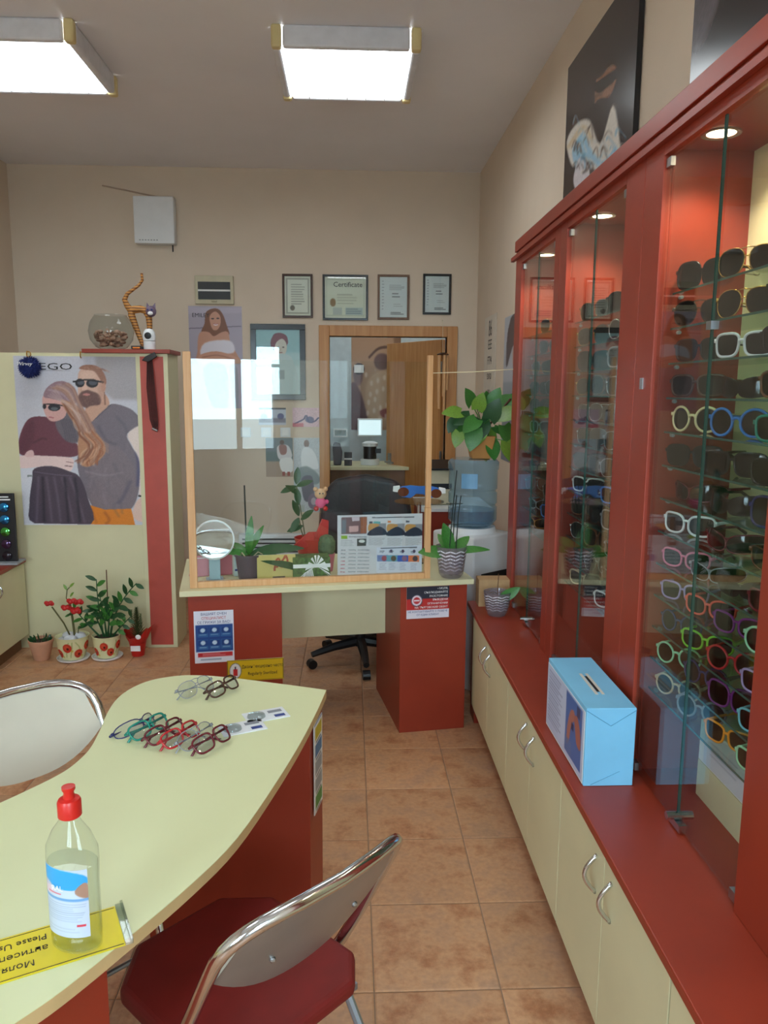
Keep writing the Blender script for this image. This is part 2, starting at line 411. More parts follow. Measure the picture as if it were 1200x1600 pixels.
# door: frame and open leaf
dr = struct('door_1', 'honey brown wooden door standing open in its frame', 'door')
DW = 'door_wood'; fwid = .085
box('architrave', DW, dr, D0-fwid, D0, YB-.025, YB+.115, 0, DZ+fwid, .004); box('architrave', DW, dr, D1, D1+fwid, YB-.025, YB+.115, 0, DZ+fwid, .004)
box('architrave', DW, dr, D0, D1, YB-.025, YB+.115, DZ, DZ+fwid, .004)
lf = MB().box(-.80, 0, 0, .04, .01, DZ-.01).build('door_leaf', DW, dr, bevel=.003); lf.location = (D1-.03, YB+.13, 0); lf.rotation_euler = (0, 0, math.radians(-58))
hd = MB().tube([(-.74, 0, 1.0), (-.74, -.05, 1.0), (-.62, -.05, 1.0)], .01).box(-.765, -.715, -.008, 0, .9, 1.08).build('door_handle', STEEL, lf)
for z in (.25, 1.1, 1.85): MB().tube([(.012, 0, z-.05), (.012, 0, z+.05)], .01).build('hinge', STEEL, lf)
# skirting on the back wall
tr = smesh('baseboard_back', MB().box(XL, D0-fwid, YB-.012, YB, 0, .07), TM, 'tile skirting along the back wall', 'baseboard')

# ================================================================== CEILING LIGHTS
DIFF = emat('lamp_diffuser', (244, 252, 255), LAMP_E)
mat('lamp_body', (228, 228, 234), .5); mat('cap_cream', (226, 206, 150), .5)
def ceiling_light(x, y, label):
    t = thing('ceiling_light', label, 'ceiling light', (x, y, ZC), group='square ceiling fixtures')
    a, h = .335, .10
    for s in (-1, 1):
        MB().slab([(-a+.03, -h), (a-.03, -h), (a-.03, 0), (-a+.03, 0)], s*a-.02, s*a+.02).build('side_rail', 'lamp_body', t, bevel=.012)
        box('side_rail', 'lamp_body', t, s*a-.02, s*a+.02, -a+.03, a-.03, -h, 0, .012)
        for q in (-1, 1): box('corner_cap', 'cap_cream', t, s*a-.024, s*a+.024, q*a-.024, q*a+.024, -h-.003, 0, .01)
    box('diffuser', DIFF, t, -a+.02, a-.02, -a+.02, a-.02, -h+.012, -h+.02)
    for k in range(1, 6):
        u = -a+.02+k*(2*a-.04)/6
        box('louvre_slat', 'chrome', t, u-.002, u+.002, -a+.02, a-.02, -h, -h+.0115)
    return t
c = at(542, 121, Z=ZC-.1)
ceiling_light(-.02, c.y, 'lit square ceiling fixture with cream corner caps above the desk')
ceiling_light(-1.66, c.y, 'lit square ceiling fixture cut by the edge of the photo above the pot plants')
ceiling_light(-.02, c.y-2.9, 'square ceiling fixture over the curved table')
ceiling_light(-1.66, c.y-2.9, 'square ceiling fixture near the street window')
ceiling_light(.2, 7.4, 'unseen square ceiling fixture added to light the storeroom')  # unseen lamp, added to brighten the room past the doorway

# ================================================================== RIGHT WALL: BASE CABINETS, COUNTER, DISPLAY CABINETS
ZT = .595
def handle_mb(L=.10, d=.03):
    """bow handle standing on the -x face, along z"""
    pts = [(-d*math.sin(PI*i/12), 0, -L/2+L*i/12) for i in range(13)]
    return MB().tube(pts, .0055, 8)
HM = handle_mb().mesh('handle', True)
base_n = {3.67: 'farthest', 2.81: 'second farthest', 2.05: 'third farthest', 1.285: 'closest'}
for y1, y0 in ((3.67, 2.81), (2.81, 2.05), (2.05, 1.285), (1.285, .52)):
    lab = {3.67: 'cream two-door base cabinet at the far end below the glass flower pot', 2.81: 'cream two-door base cabinet beside the blue donation box',
           2.05: 'cream two-door base cabinet in front of the widest stocked glass bay', 1.285: 'cream base cabinet at the bottom edge of the photo'}[y1]
    t = thing('base_cabinet', lab, 'cabinet', (.62, (y0+y1)/2, 0), group='cream base cabinets')
    w = (y1-y0)/2
    box('body', RED, t, .004, .395, -w, w, .10, ZT-.025); box('plinth', RED, t, .045, .39, -w, w, 0, .10)
    for s in (-1, 1):
        d = MB().box(-.016, .002, min(s*.002, s*(w-.003)), max(s*.002, s*(w-.003)), .105, ZT-.03).build('door', CREAM, t, bevel=.0015)
        h = share('handle', HM, CHROME, d, (-.016, s*.055, ZT-.115))
box('counter_filler', RED, None, .62, 1.02, 3.67, 3.80, 0, ZT-.025)
tag(bpy.data.objects['counter_filler'], 'red end panel closing the row of base cabinets beside the water cooler', 'panel')
ct = MB().box(.595, 1.025, .52, 3.82, ZT-.024, ZT).build('display_counter', RED, bevel=.003)
tag(ct, 'long red laminate counter on the cream base cabinets', 'counter')

GX, ZG0, ZG1, XB = .80, ZT, 2.255, 1.018
mat('downlight_rim', (200, 190, 175), .3, .8); BULB = emat('downlight_bulb', (255, 232, 190), 14)
SHZ = [1.905-.0885*k for k in range(13)]
clipm = MB().box(-.006, .006, -.014, .014, -.011, .011).mesh('clip')
units = [(3.80, 3.0, 3.68, 3.08, 'farthest glass-fronted red display cabinet beside the water cooler'),
         (3.0, 2.155, 2.91, 2.30, 'middle glass-fronted red display cabinet behind the blue donation box'),
         (2.155, 1.285, 2.03, 1.42, 'largest-looking glass-fronted red display cabinet stocked with coloured sunglasses'),
         (1.285, .42, 1.16, .55, 'empty glass-fronted red display cabinet mostly outside the photo')]
for ui, (ya, yb, oa, ob, lab) in enumerate(units):
    t = thing('display_cabinet', lab, 'display cabinet', (0, 0, 0), group='red glass-fronted display cabinets')
    # stiles at the front, side panels, back, top
    box('stile', RED, t, GX-.012, GX+.012, oa, ya-.001, ZG0, ZG1+.03, .002); box('stile', RED, t, GX-.012, GX+.012, yb+.001, ob, ZG0, ZG1+.03, .002)
    box('side_panel', RED, t, GX+.012, XB, oa, oa+.018, ZG0, ZG1+.02); box('side_panel', RED, t, GX+.012, XB, ob-.018, ob, ZG0, ZG1+.02)
    if ui == 0: box('end_panel', RED, t, GX+.012, XB, ya-.02, ya-.001, ZG0, ZG1+.02)
    box('back_panel', CREAM, t, XB, XB+.01, yb+.002, ya-.002, ZG0, ZG1+.02)
    box('top_panel', RED, t, GX+.012, XB, ob, oa, ZG1, ZG1+.018)
    box('head_rail', RED, t, GX-.012, GX+.012, ob, oa, ZG1-.015, ZG1+.03)
    mid = (oa+ob)/2
    for s, (a, b) in enumerate(((ob+.002, mid-.0015), (mid+.0015, oa-.002))):
        d = box('glass_door', PANE, t, GX-.003, GX+.003, a, b, ZG0+.012, ZG1-.018)
        box('glass_edge', 'glass_edge', d, GX-.003, GX+.003, (b-.001 if s == 0 else a), (b if s == 0 else a+.001), ZG0+.012, ZG1-.018)
        e = b if s else a
        q = -.016 if s else .016
        for z in (ZG1-.035, ZG0+.022): share('hinge_clip', clipm, STEEL, d, (GX-.001, e+q, z))
    lk = MB().tube([(GX-.03, mid, ZG0+.035), (GX+.035, mid, ZG0+.035)], .010, 12).box(GX-.010, GX+.010, mid-.030, mid+.030, ZG0+.006, ZG0+.024)
    lk.build('lock', CHROME, t)
    if ui == 2: MB().box(GX-.009, GX+.009, mid-.012, mid+.012, 1.79, 1.808).build('pull', STEEL, t); MB().box(GX-.015, GX-.0122, 2.085, 2.105, 1.66, 1.69).build('keyhole_plate', STEEL, t)
    nsh = (11, 12, 13, 0)[ui]
    for k in range(nsh):
        sh = box('glass_shelf', SHELFG, t, .830, XB-.002, ob+.004, oa-.004, SHZ[k]-.005, SHZ[k])
        box('shelf_edge', 'glass_edge', sh, .829, .830, ob+.004, oa-.004, SHZ[k]-.0052, SHZ[k]-.0002)
        for y in (ob+.008, oa-.008): MB().tube([(.85, y-.006, SHZ[k]-.011), (.85, y+.006, SHZ[k]-.011)], .005, 8).build('shelf_peg', 'grey_plastic', sh)
    LY = mid+(.16, .16, .17, .16)[ui]; LX = .868
    dl = MB().lathe([(.045, -.004), (.045, 0), (.036, 0), (.034, -.003)], 24, (LX, LY, ZG1-.001), cap=False).build('downlight_rim', 'downlight_rim', t)
    MB().lathe([(.001, -.002), (.033, -.002)], 24, (LX, LY, ZG1-.001), cap=False).build('downlight_bulb', BULB, t)
    L = bpy.data.lights.new('downlight', 'SPOT'); L.energy = SPOT_W; L.color = (1, .84, .6); L.spot_size = math.radians(125); L.spot_blend = .7; L.shadow_soft_size = .03
    lo = bpy.data.objects.new('downlight', L); COL.objects.link(lo); lo.location = (LX, LY, ZG1-.012)
cn = MB().box(GX-.012, XB+.008, .42, 3.80, ZG1+.031, ZG1+.05).box(GX-.02, GX+.0, .42, 3.80, ZG1+.05, 2.355).build('cornice', RED, bevel=.002)
tag(cn, 'red fascia board running along the top of the display cabinets', 'cornice')
cl = MB().box(GX-.03, GX-.0125, .42, 3.84, ZG1+.012, ZG1+.03).build('cornice_lip', RED, cn)

# ================================================================== CURVED TABLE
tz = .74
left = [(-.075, 2.277), (-.16, 2.31), (-.26, 2.346), (-.36, 2.381), (-.449, 2.406), (-.52, 2.414), (-.572, 2.405), (-.625, 2.378), (-.665, 2.33), (-.690, 2.26), (-.696, 2.19), (-.690, 2.10),
        (-.676, 2.0), (-.668, 1.90), (-.675, 1.83), (-.693, 1.77), (-.735, 1.70), (-.80, 1.61), (-.90, 1.50), (-1.02, 1.40), (-1.18, 1.30)]
right = [(-1.25, .78), (-1.0, .74), (-.75, .78), (-.60, .88), (-.489, 1.017), (-.44, 1.082), (-.374, 1.193), (-.296, 1.336), (-.234, 1.481), (-.177, 1.702), (-.131, 1.918), (-.097, 2.12)]
tb = thing('curved_table', 'cream kidney-shaped table with red pedestal legs', 'table', (-.5, 1.7, 0))
def curve_pts(P, k=4):
    Q = [np.array(p) for p in [P[0]]+P+[P[-1]]]; out = []
    for i in range(1, len(Q)-2):
        a, b, c, d = Q[i-1:i+3]
        for j in range(k):
            u = j/k; out.append(tuple(.5*((2*b)+(c-a)*u+(2*a-5*b+4*c-d)*u*u+(3*b-a-3*c+d)*u**3)))
    return out+[P[-1]]
edge = curve_pts(left+right+[(-.075, 2.277)])[:-1]
pl = [(x+.5, y-1.7) for x, y in edge][::-1]
MB().prism(pl, tz-.0015, tz).build('table_surface', TABLE, tb)
MB().prism(pl, tz-.026, tz-.0016).build('table_edge', 'edge_band', tb)
MB().prism([(.382, .40), (.412, .555), (-.02, .60), (-.10, .42)][::1], 0, tz-.027).build('pedestal', RED, tb, bevel=.002)
MB().prism([(-.45, -.72), (0, -.66), (.09, -.51), (-.45, -.51)], 0, tz-.027).build('pedestal', RED, tb, bevel=.002)
# stickers down the edge of the far pedestal
sv = CV(24, 150, (236, 238, 240)); sv.rect(0, 0, 1, .02, (120, 140, 180))
for k, c in enumerate(((200, 180, 40), (60, 120, 170), (150, 160, 170), (150, 160, 170), (60, 140, 60))):
    sv.rect(.12, .05+k*.19, .9, .19+k*.19, c); sv.rect(.2, .205+k*.19, .8, .225+k*.19, (70, 80, 100))
ang = math.atan2(.155, .03)
pm = Vector((-.5+.397, 1.7+.4775, 0))
st = sheet('pedestal_sticker', 'narrow column of small pictogram stickers on the red table pedestal', 'sticker', (pm.x+.0045, pm.y-.001, .55), .10, .28, sv, rz=ang, th=.002)

# ================================================================== BACK DESK (turned a few degrees)
DA = math.radians(9.1); DO = Vector((-.764, 3.391, 0))
def dk(x, y, z=0):
    return Vector((DO.x+x*math.cos(DA)-y*math.sin(DA), DO.y+x*math.sin(DA)+y*math.cos(DA), z))
dkz = .76
ds = thing('service_desk', 'cream-topped desk with red pedestals and cream modesty panel', 'desk', DO, DA)
box('desk_top', CREAM, ds, 0, 1.375, 0, .70, dkz-.025, dkz, .002)
box('pedestal', RED, ds, .035, .455, .025, .60, 0, dkz-.026, .002); box('pedestal', RED, ds, 1.015, 1.345, .015, .60, 0, dkz-.026, .002)
box('modesty_panel', CREAM, ds, .456, 1.014, .36, .378, .40, dkz-.026)
# clear screen on the desk
ss = thing('desk_screen', 'clear acrylic sneeze guard in a pine frame on the desk', 'screen', dk(.045, .05, dkz), DA)
sw, sh_ = 1.125, 1.055
box('frame_post', 'pine', ss, 0, .034, 0, .03, .0, sh_, .002)
box('frame_post', 'pine', ss, sw-.028, sw, 0, .03, 0, .345, .002); box('frame_post', 'pine', ss, sw-.026, sw-.002, 0, .028, .346, sh_, .002)
box('frame_rail', 'pine', ss, .0345, sw-.0285, 0, .03, 0, .028, .002)
box('acrylic_sheet', PANE, ss, .0345, sw-.0285, .012, .016, .0285, sh_-.03)
# ================================================================== CHAIRS
mat('red_vinyl', (112, 16, 13), .62, var=.1); mat('chair_back_grey', (150, 146, 142), .34, .65, var=.08, scale=9); mat('chair_back_cream', (204, 197, 180), .5, var=.02)
mat('tube_grey', (150, 160, 172), .3, .8)
def folding_chair(label, loc, rz, back_m):
    t = thing('folding_chair', label, 'chair', loc, rz, 'chrome folding chairs at the curved table')
    w, yb, zt = .215, -.235, .815
    ly = lambda z: yb+.52*(zt-z)          # the back reclines
    n = 16; rail = []
    for i in range(n+1):
        q = PI*i/n; cx = -w*math.copysign(abs(math.cos(q))**.55, math.cos(q)); z = zt-.13+.13*abs(math.sin(q))**.55
        rail.append((cx, ly(z)-.035*(1-(cx/w)**2), z))
    legL = [(-w, .17, .012), (-w, .09, .25), (-w, -.045, .46), (-w, ly(.56), .56), (-w, ly(.63), .63)]
    path = legL+rail+[(-x, y, z) for x, y, z in legL[::-1]]
    MB().tube(path, .0125, 10).build('back_frame', CHROME, t, smooth=True)
    for s in (-1, 1):
        MB().tube([(s*(w-.026), -.03, .46), (s*(w-.026), -.19, .22), (s*(w-.026), -.29, .012)], .010, 8).build('rear_leg', 'tube_grey', t, smooth=True)
        MB().lathe([(.014, 0), (.014, .03)], 10, (s*w, .17, 0)).build('foot', 'black_plastic', t); MB().lathe([(.013, 0), (.013, .03)], 10, (s*(w-.026), -.29, 0)).build('foot', 'black_plastic', t)
    MB().tube([(-w, .13, .14), (w, .13, .14)], .007, 8).build('stretcher', 'tube_grey', t); MB().tube([(-w+.026, -.25, .11), (w-.026, -.25, .11)], .007, 8).build('stretcher', 'tube_grey', t)
    # back panel, bowed, hung inside the frame
    g = 18; v = []; f = []
    for side in (0, 1):
        for i in range(g+1):
            x = -w+.008+(2*w-.016)*i/g; u = abs(x)/(w-.008)
            top = zt-.13+.128*max(0, 1-u**3.64)**.275 - .004; bot = .60+.085*u**2.4
            for j in range(7):
                z = bot+(top-bot)*j/6; yy = ly(z)-.035*(1-(x/w)**2)+(.006 if side else -.006)
                v.append((x, yy, z))
    m = (g+1)*7
    for i in range(g):
        for j in range(6):
            a = i*7+j; f += [(a, a+7, a+8, a+1), (m+a, m+a+1, m+a+8, m+a+7)]
    for i in range(g): f += [(i*7, m+i*7, m+i*7+7, i*7+7), (i*7+6, i*7+13, m+i*7+13, m+i*7+6)]
    pb = MB().add(v, f).build('backrest', 'chair_back_cream', t)
    pb.data.materials.append(MATS[back_m])
    for p in pb.data.polygons:
        if p.index < 2*g*6 and p.index % 2 == 0: p.material_index = 1
    pb.data.polygons.foreach_set('use_smooth', [True]*len(pb.data.polygons)); md = pb.modifiers.new('edge', 'EDGE_SPLIT'); md.split_angle = math.radians(40)
    for x in (-.1, .1):
        for z in (.68,):
            MB().ball((x, ly(z)-.035*(1-(x/w)**2)-.008, z), .006, 8, 6).build('rivet', STEEL, pb)
    # padded seat with clipped corners
    k = .06; a, b0, b1 = .198, -.165, .255
    pl = [(-a+k, b0), (a-k, b0), (a, b0+k), (a, b1-k*1.5), (a-k*1.5, b1), (-a+k*1.5, b1), (-a, b1-k*1.5), (-a, b0+k)]
    MB().prism(pl, .435, .475).build('seat', 'red_vinyl', t, bevel=.014, seg=3)
    box('seat_frame', 'tube_grey', t, -.17, .17, -.14, .17, .42, .4345)
    return t
folding_chair('chrome folding chair with grey-backed rest and red seat, back turned to the viewer', (-.205, 1.42, 0), math.radians(45), 'chair_back_grey')
folding_chair('chrome-rimmed folding chair with cream backrest facing the viewer across the table', (-.762, 1.90, 0), math.radians(-137), 'chair_back_cream')

# office chair behind the desk
oc = thing('office_chair', 'black leather office chair on a five-star castor base behind the desk', 'office chair', (.06, 4.60, 0), math.radians(172))
for k in range(5):
    q = 2*PI*k/5+.55; c, s = math.cos(q), math.sin(q)
    arm = MB().tube([(c*.03, s*.03, .13), (c*.18, s*.18, .115), (c*.32, s*.32, .085)], [.032, .026, .018], 8).build('base_arm', 'black_plastic', oc, smooth=True)
    MB().tube([(c*.32-s*.022, s*.32+c*.022, .028), (c*.32+s*.022, s*.32-c*.022, .028)], .028, 12).build('castor', 'black_plastic', arm)
MB().lathe([(.035, .1), (.035, .2), (.022, .2), (.022, .42)], 14).build('gas_column', 'black_plastic', oc)
MB().prism([(-.22, -.2), (.22, -.2), (.26, .0), (.25, .24), (-.25, .24), (-.26, 0)], .42, .52).build('seat', 'black_leather', oc, bevel=.035, seg=4)
bk = [(-.2, .50), (-.285, .62), (-.30, .82), (-.275, 1.0), (-.2, 1.10), (0, 1.135), (.2, 1.10), (.275, 1.0), (.30, .82), (.285, .62), (.2, .50)]
MB().slab(bk, -.30, -.21).build('backrest', 'black_leather', oc, bevel=.035, seg=4)
for s in (-1, 1): MB().tube([(s*.24, .05, .45), (s*.31, .05, .5), (s*.31, .08, .66), (s*.31, -.12, .68), (s*.29, -.2, .66)], .02, 8).build('armrest', 'black_plastic', oc, smooth=True)

# ================================================================== PARTITION AND LEFT SIDE
pt = thing('poster_partition', 'cream partition panel ending in a column with a red inlay stripe', 'partition', (0, 0, 0))
box('panel', CREAM, pt, XL+.01, -1.316, 4.90, 4.93, 0, 1.868); box('column', CREAM, pt, -1.315, -1.12, 4.88, 5.16, 0, 1.868, .002)
box('inlay_stripe', mat('red_stripe', (186, 76, 62), .45), pt, -1.288, -1.147, 4.877, 4.8795, .02, 1.85)
rs = box('top_shelf', RED, pt, -1.63, -1.10, 4.86, 5.16, 1.869, 1.893, .002)
lc = thing('side_cabinet', 'low cream cabinet with red top at the edge of the photo', 'cabinet', (-2.06, 4.3, 0))
box('body', CREAM, lc, -.59, -.018, -.9, .575, .09, .57); box('plinth', mat('plinth_brown', (120, 84, 56), .6), lc, -.58, -.05, -.9, .57, 0, .09); box('cabinet_top', RED, lc, -.59, .01, -.92, .578, .571, .595, .002)
for y0, y1, hy in ((.12, .572, .18), (-.34, .115, .05), (-.9, -.345, -.4)):
    d = box('door', CREAM, lc, -.0175, 0, y0, y1, .1, .565, .0015)
    hh = share('handle', HM, CHROME, d, (0, hy, .48), (0, 0, PI))

# ================================================================== SUNGLASSES
def outline(kind, n=22):
    pts = []
    for i in range(n):
        q = 2*PI*i/n; c, s = math.cos(q), math.sin(q)
        if kind == 'round': x, z = .0255*c, .0255*s
        elif kind == 'square': x, z = .0275*math.copysign(abs(c)**.6, c), .0215*math.copysign(abs(s)**.62, s); x *= 1+.10*(z/.0215)
        elif kind == 'cat': x, z = .028*math.copysign(abs(c)**.75, c), .021*math.copysign(abs(s)**.75, s); z += .006*max(0, x/.028)**2*(1 if s > -.2 else .2)
        elif kind == 'drop': x, z = .0285*math.copysign(abs(c)**.8, c), .025*math.copysign(abs(s)**.85, s); x *= 1+.12*(z/.025); z -= .003*max(0, x/.028)
        elif kind == 'big': x, z = .0305*math.copysign(abs(c)**.65, c), .0265*math.copysign(abs(s)**.7, s)
        else: x, z = .033*math.copysign(abs(c)**.7, c), .018*math.copysign(abs(s)**.8, s); z += .004*(x/.033)
        pts.append((x, z))
    return pts
def glasses_meshes(kind):
    o = outline(kind); r = {'drop': .0012, 'wrap': .0016, 'thin': .0012}.get(kind, .0028); ox = .0335
    zb = -min(z for _, z in o)+r; kx = 9.0 if kind == 'wrap' else 3.2
    def P(x, z): return (x, kx*x*x, z+zb)
    fm = MB(); hi = max(z for _, z in o)
    for s in (-1, 1): fm.tube([P(s*(ox+x), z) for x, z in o], r, 6, closed=True)
    br = min(x for x, _ in o)
    fm.tube([P(-(ox+br), .004), P(-.004, .0085), P(.004, .0085), P(ox+br, .004)], r*1.15, 6)
    if kind == 'drop': fm.tube([P(-(ox+br*.6), hi-.003), P(0, hi-.001), P(ox+br*.6, hi-.003)], r, 6)
    ex = ox+max(x for x, _ in o)
    for s in (-1, 1): fm.box(min(s*(ex-.002), s*(ex+.005)), max(s*(ex-.002), s*(ex+.005)), kx*ex*ex-.002, kx*ex*ex+.006, zb+.006, zb+.0135)
    L = {}
    for s in (-1, 1):
        lb = MB(); m = len(o); c = P(s*ox, 0); c = (c[0], c[1]-.0035, c[2])
        lb.add([c]+[P(s*(ox+x*.98), z*.98) for x, z in o]+[(c[0], c[1]+.0016, c[2])]+[tuple(np.add(P(s*(ox+x*.98), z*.98), (0, .0016, 0))) for x, z in o],
               [((0, i+1, (i+1) % m+1) if s > 0 else (0, (i+1) % m+1, i+1)) for i in range(m)]+[((m+1, m+2+(i+1) % m, m+2+i) if s > 0 else (m+1, m+2+i, m+2+(i+1) % m)) for i in range(m)])
        L[s] = lb.mesh('lens', True)
    th = .0016 if kind == 'drop' else .003; T = {}
    for s in (-1, 1):
        y0 = kx*ex*ex+.004; x = s*(ex+.003); z = zb+.010
        T[s] = MB().tube([(x, y0, z), (x*.99, y0+.05, z), (x*.96, y0+.095, z-.002), (x*.93, y0+.125, z-.018)], [th*1.3, th, th, th*1.2], 6).mesh('temple', True)
    fme = fm.mesh('front_frame', True)
    return fme, L, T
GM = {k: glasses_meshes(k) for k in ('round', 'square', 'cat', 'drop', 'big', 'wrap')}
FC = {'black': (24, 23, 24), 'brown': (70, 42, 30), 'tortoise': (96, 54, 30), 'cream': (226, 208, 160), 'white': (232, 234, 238), 'teal': (24, 130, 112), 'blue': (50, 120, 200), 'navy': (28, 34, 92),
      'red': (176, 34, 40), 'coral': (230, 92, 76), 'pink': (226, 120, 150), 'purple': (112, 40, 120), 'lilac': (170, 150, 200), 'lime': (120, 200, 50), 'mint': (160, 220, 178), 'orange': (238, 150, 30),
      'beige': (206, 184, 150), 'aqua': (120, 196, 214), 'grey': (140, 142, 148), 'burgundy': (96, 20, 34), 'amber': (200, 130, 60)}
for k, c in FC.items(): mat('frame_'+k, c, .22, var=.04)
mat('frame_gold', (214, 170, 90), .22, 1); mat('frame_silver', (205, 208, 212), .2, 1)
def lens_mat(name, rgb, al):
    if name in MATS: return MATS[name]
    m = glass(name, rgb, ior=1.5, body=al, body_rgb=tuple(int(c*.2) for c in rgb)); return m
LC = {'smoke': lens_mat('lens_smoke', (44, 38, 38), .45), 'brown': lens_mat('lens_brown', (74, 46, 34), .45), 'green': lens_mat('lens_green', (50, 60, 46), .45), 'grey': lens_mat('lens_grey', (84, 88, 94), .4),
      'clear': MATS['lens_clear'], 'blue': lens_mat('lens_blue', (40, 90, 170), .35)}
def eyewear(name, label, kind, fc, lc, loc, rz, group, scale=1.0, rx=0, ry=0, fold=False, tc=None):
    t = thing(name, label, 'sunglasses' if name == 'sunglasses' else 'glasses', loc, rz, group); t.rotation_euler = (rx, ry, rz)
    fme, L, T = GM[kind]; fm = MATS['frame_'+fc]; tm_ = MATS['frame_'+(tc or fc)]
    share('front_frame', fme, fm, t, scale=scale)
    for s in (-1, 1):
        share('lens', L[s], LC[lc], t, scale=scale)
        if fold:
            e = max(abs(v.co.x) for v in T[s].vertices); y0 = min(v.co.y for v in T[s].vertices)
            sg = 1 if s < 0 else -1
            o = share('temple', T[s], tm_, t, scale=scale)
            a = -sg*math.radians(78); px_, py_ = s*e*.97, y0+(.004 if s > 0 else .009)
            M = Matrix.Translation((px_*scale, py_*scale, 0)) @ Matrix.Rotation(a, 4, 'Z') @ Matrix.Translation((-px_*scale, -y0*scale, 0)) @ Matrix.Scale(scale, 4)
            o.matrix_local = M
        else: share('temple', T[s], tm_, t, scale=scale)
    return t
ORD = ['top', 'second', 'third', 'fourth', 'fifth', 'sixth', 'seventh', 'eighth', 'ninth', 'tenth', 'eleventh', 'twelfth', 'thirteenth']
SHP = {'round': 'round', 'square': 'squared', 'cat': 'cat-eye', 'drop': 'teardrop', 'big': 'oversized', 'wrap': 'wraparound'}
# nearest stocked bay, shelf by shelf: (shape, frame, lens)
B3 = [[('big', 'black', 'smoke'), ('drop', 'gold', 'brown'), ('drop', 'gold', 'smoke')],
      [('drop', 'brown', 'brown'), ('drop', 'gold', 'brown'), ('big', 'black', 'smoke')],
      [('square', 'black', 'smoke'), ('square', 'white', 'smoke'), ('square', 'black', 'smoke')],
      [('square', 'brown', 'brown'), ('wrap', 'black', 'smoke'), ('square', 'tortoise', 'brown')],
      [('round', 'cream', 'smoke'), ('round', 'blue', 'smoke'), ('square', 'teal', 'green')],
      [('square', 'black', 'brown'), ('square', 'black', 'smoke'), ('square', 'black', 'green')],
      [('wrap', 'burgundy', 'brown'), ('wrap', 'black', 'smoke'), ('big', 'navy', 'green')],
      [('cat', 'white', 'grey'), ('wrap', 'burgundy', 'brown'), ('wrap', 'tortoise', 'brown')],
      [('cat', 'pink', 'grey'), ('wrap', 'grey', 'smoke'), ('wrap', 'black', 'smoke'), ('cat', 'burgundy', 'brown')],
      [('square', 'lilac', 'smoke'), ('cat', 'coral', 'brown'), ('cat', 'purple', 'smoke'), ('round', 'mint', 'grey')],
      [('round', 'navy', 'grey'), ('cat', 'lime', 'smoke'), ('round', 'red', 'smoke'), ('square', 'lilac', 'smoke')],
      [('round', 'mint', 'grey'), ('round', 'navy', 'blue'), ('big', 'purple', 'smoke'), ('square', 'aqua', 'smoke')],
      [('round', 'beige', 'smoke'), ('round', 'grey', 'smoke'), ('square', 'orange', 'smoke'), ('cat', 'mint', 'smoke')]]
B2 = [[('drop', 'gold', 'brown'), ('drop', 'black', 'smoke')], [('drop', 'gold', 'green'), ('round', 'silver', 'grey')], [('big', 'black', 'smoke'), ('big', 'grey', 'grey')], [('drop', 'gold', 'brown'), ('drop', 'silver', 'smoke')],
      [('square', 'tortoise', 'brown'), ('square', 'black', 'smoke')], [('drop', 'silver', 'smoke'), ('drop', 'grey', 'grey')], [('square', 'black', 'grey'), ('drop', 'grey', 'grey')], [('square', 'white', 'smoke'), ('square', 'blue', 'blue')],
      [('big', 'tortoise', 'brown'), ('big', 'grey', 'grey')], [('drop', 'silver', 'brown'), ('wrap', 'grey', 'smoke')], [('wrap', 'brown', 'green'), ('wrap', 'silver', 'grey')], [('cat', 'beige', 'brown'), ('cat', 'white', 'grey')]]
B1 = [[('drop', 'gold', 'brown')], [('square', 'brown', 'brown')], [('drop', 'silver', 'smoke'), ('square', 'black', 'smoke')], [('square', 'black', 'smoke'), ('drop', 'grey', 'grey')], [('big', 'black', 'smoke'), ('big', 'brown', 'brown')], [('square', 'grey', 'grey'), ('square', 'black', 'smoke')],
      [('big', 'black', 'smoke'), ('wrap', 'black', 'smoke')], [('wrap', 'burgundy', 'brown'), ('square', 'brown', 'brown')], [('drop', 'silver', 'clear'), ('drop', 'silver', 'grey')], [('wrap', 'grey', 'grey'), ('square', 'blue', 'blue')], [('wrap', 'amber', 'brown'), ('wrap', 'grey', 'smoke')]]
rg = random.Random(3)
EX = [('square', 'brown', 'brown'), ('drop', 'black', 'smoke'), ('wrap', 'black', 'smoke'), ('big', 'tortoise', 'brown'), ('drop', 'silver', 'grey'), ('cat', 'black', 'smoke')]
B2 = [[r[0], EX[i % 6] if EX[i % 6][:2] not in (r[0][:2], r[1][:2]) else ('round', 'black', 'smoke'), r[1]] for i, r in enumerate(B2)]
for bay, rows, y1, y0, bn in ((2, B3, 1.935, 1.50, 'nearest stocked'), (1, B2, 2.79, 2.47, 'middle'), (0, B1, 3.55, 3.27, 'farthest')):
    for k, row in enumerate(rows):
        for i, (kd, fc, lc_) in enumerate(row):
            n = len(row); y = y1-(y1-y0)*(i/(n-1) if n > 1 else .5)
            pos = (['far end', 'near end'] if n == 2 else ['far end', 'middle', 'near end'] if n == 3 else ['far end', 'second place', 'third place', 'near end'] if n == 4 else ['centre'])[i]
            x = .864+rg.uniform(-.004, .004)
            eyewear('sunglasses', '%s %s sunglasses, %s of the %s shelf in the %s bay' % (fc, SHP[kd], pos, ORD[k], bn), kd, fc, lc_, (x, y, SHZ[k]+.0008), math.radians(-90+rg.uniform(26, 38)),
                    'sunglasses in the %s display bay' % bn, scale=1.06 if n == 4 else 1.2)
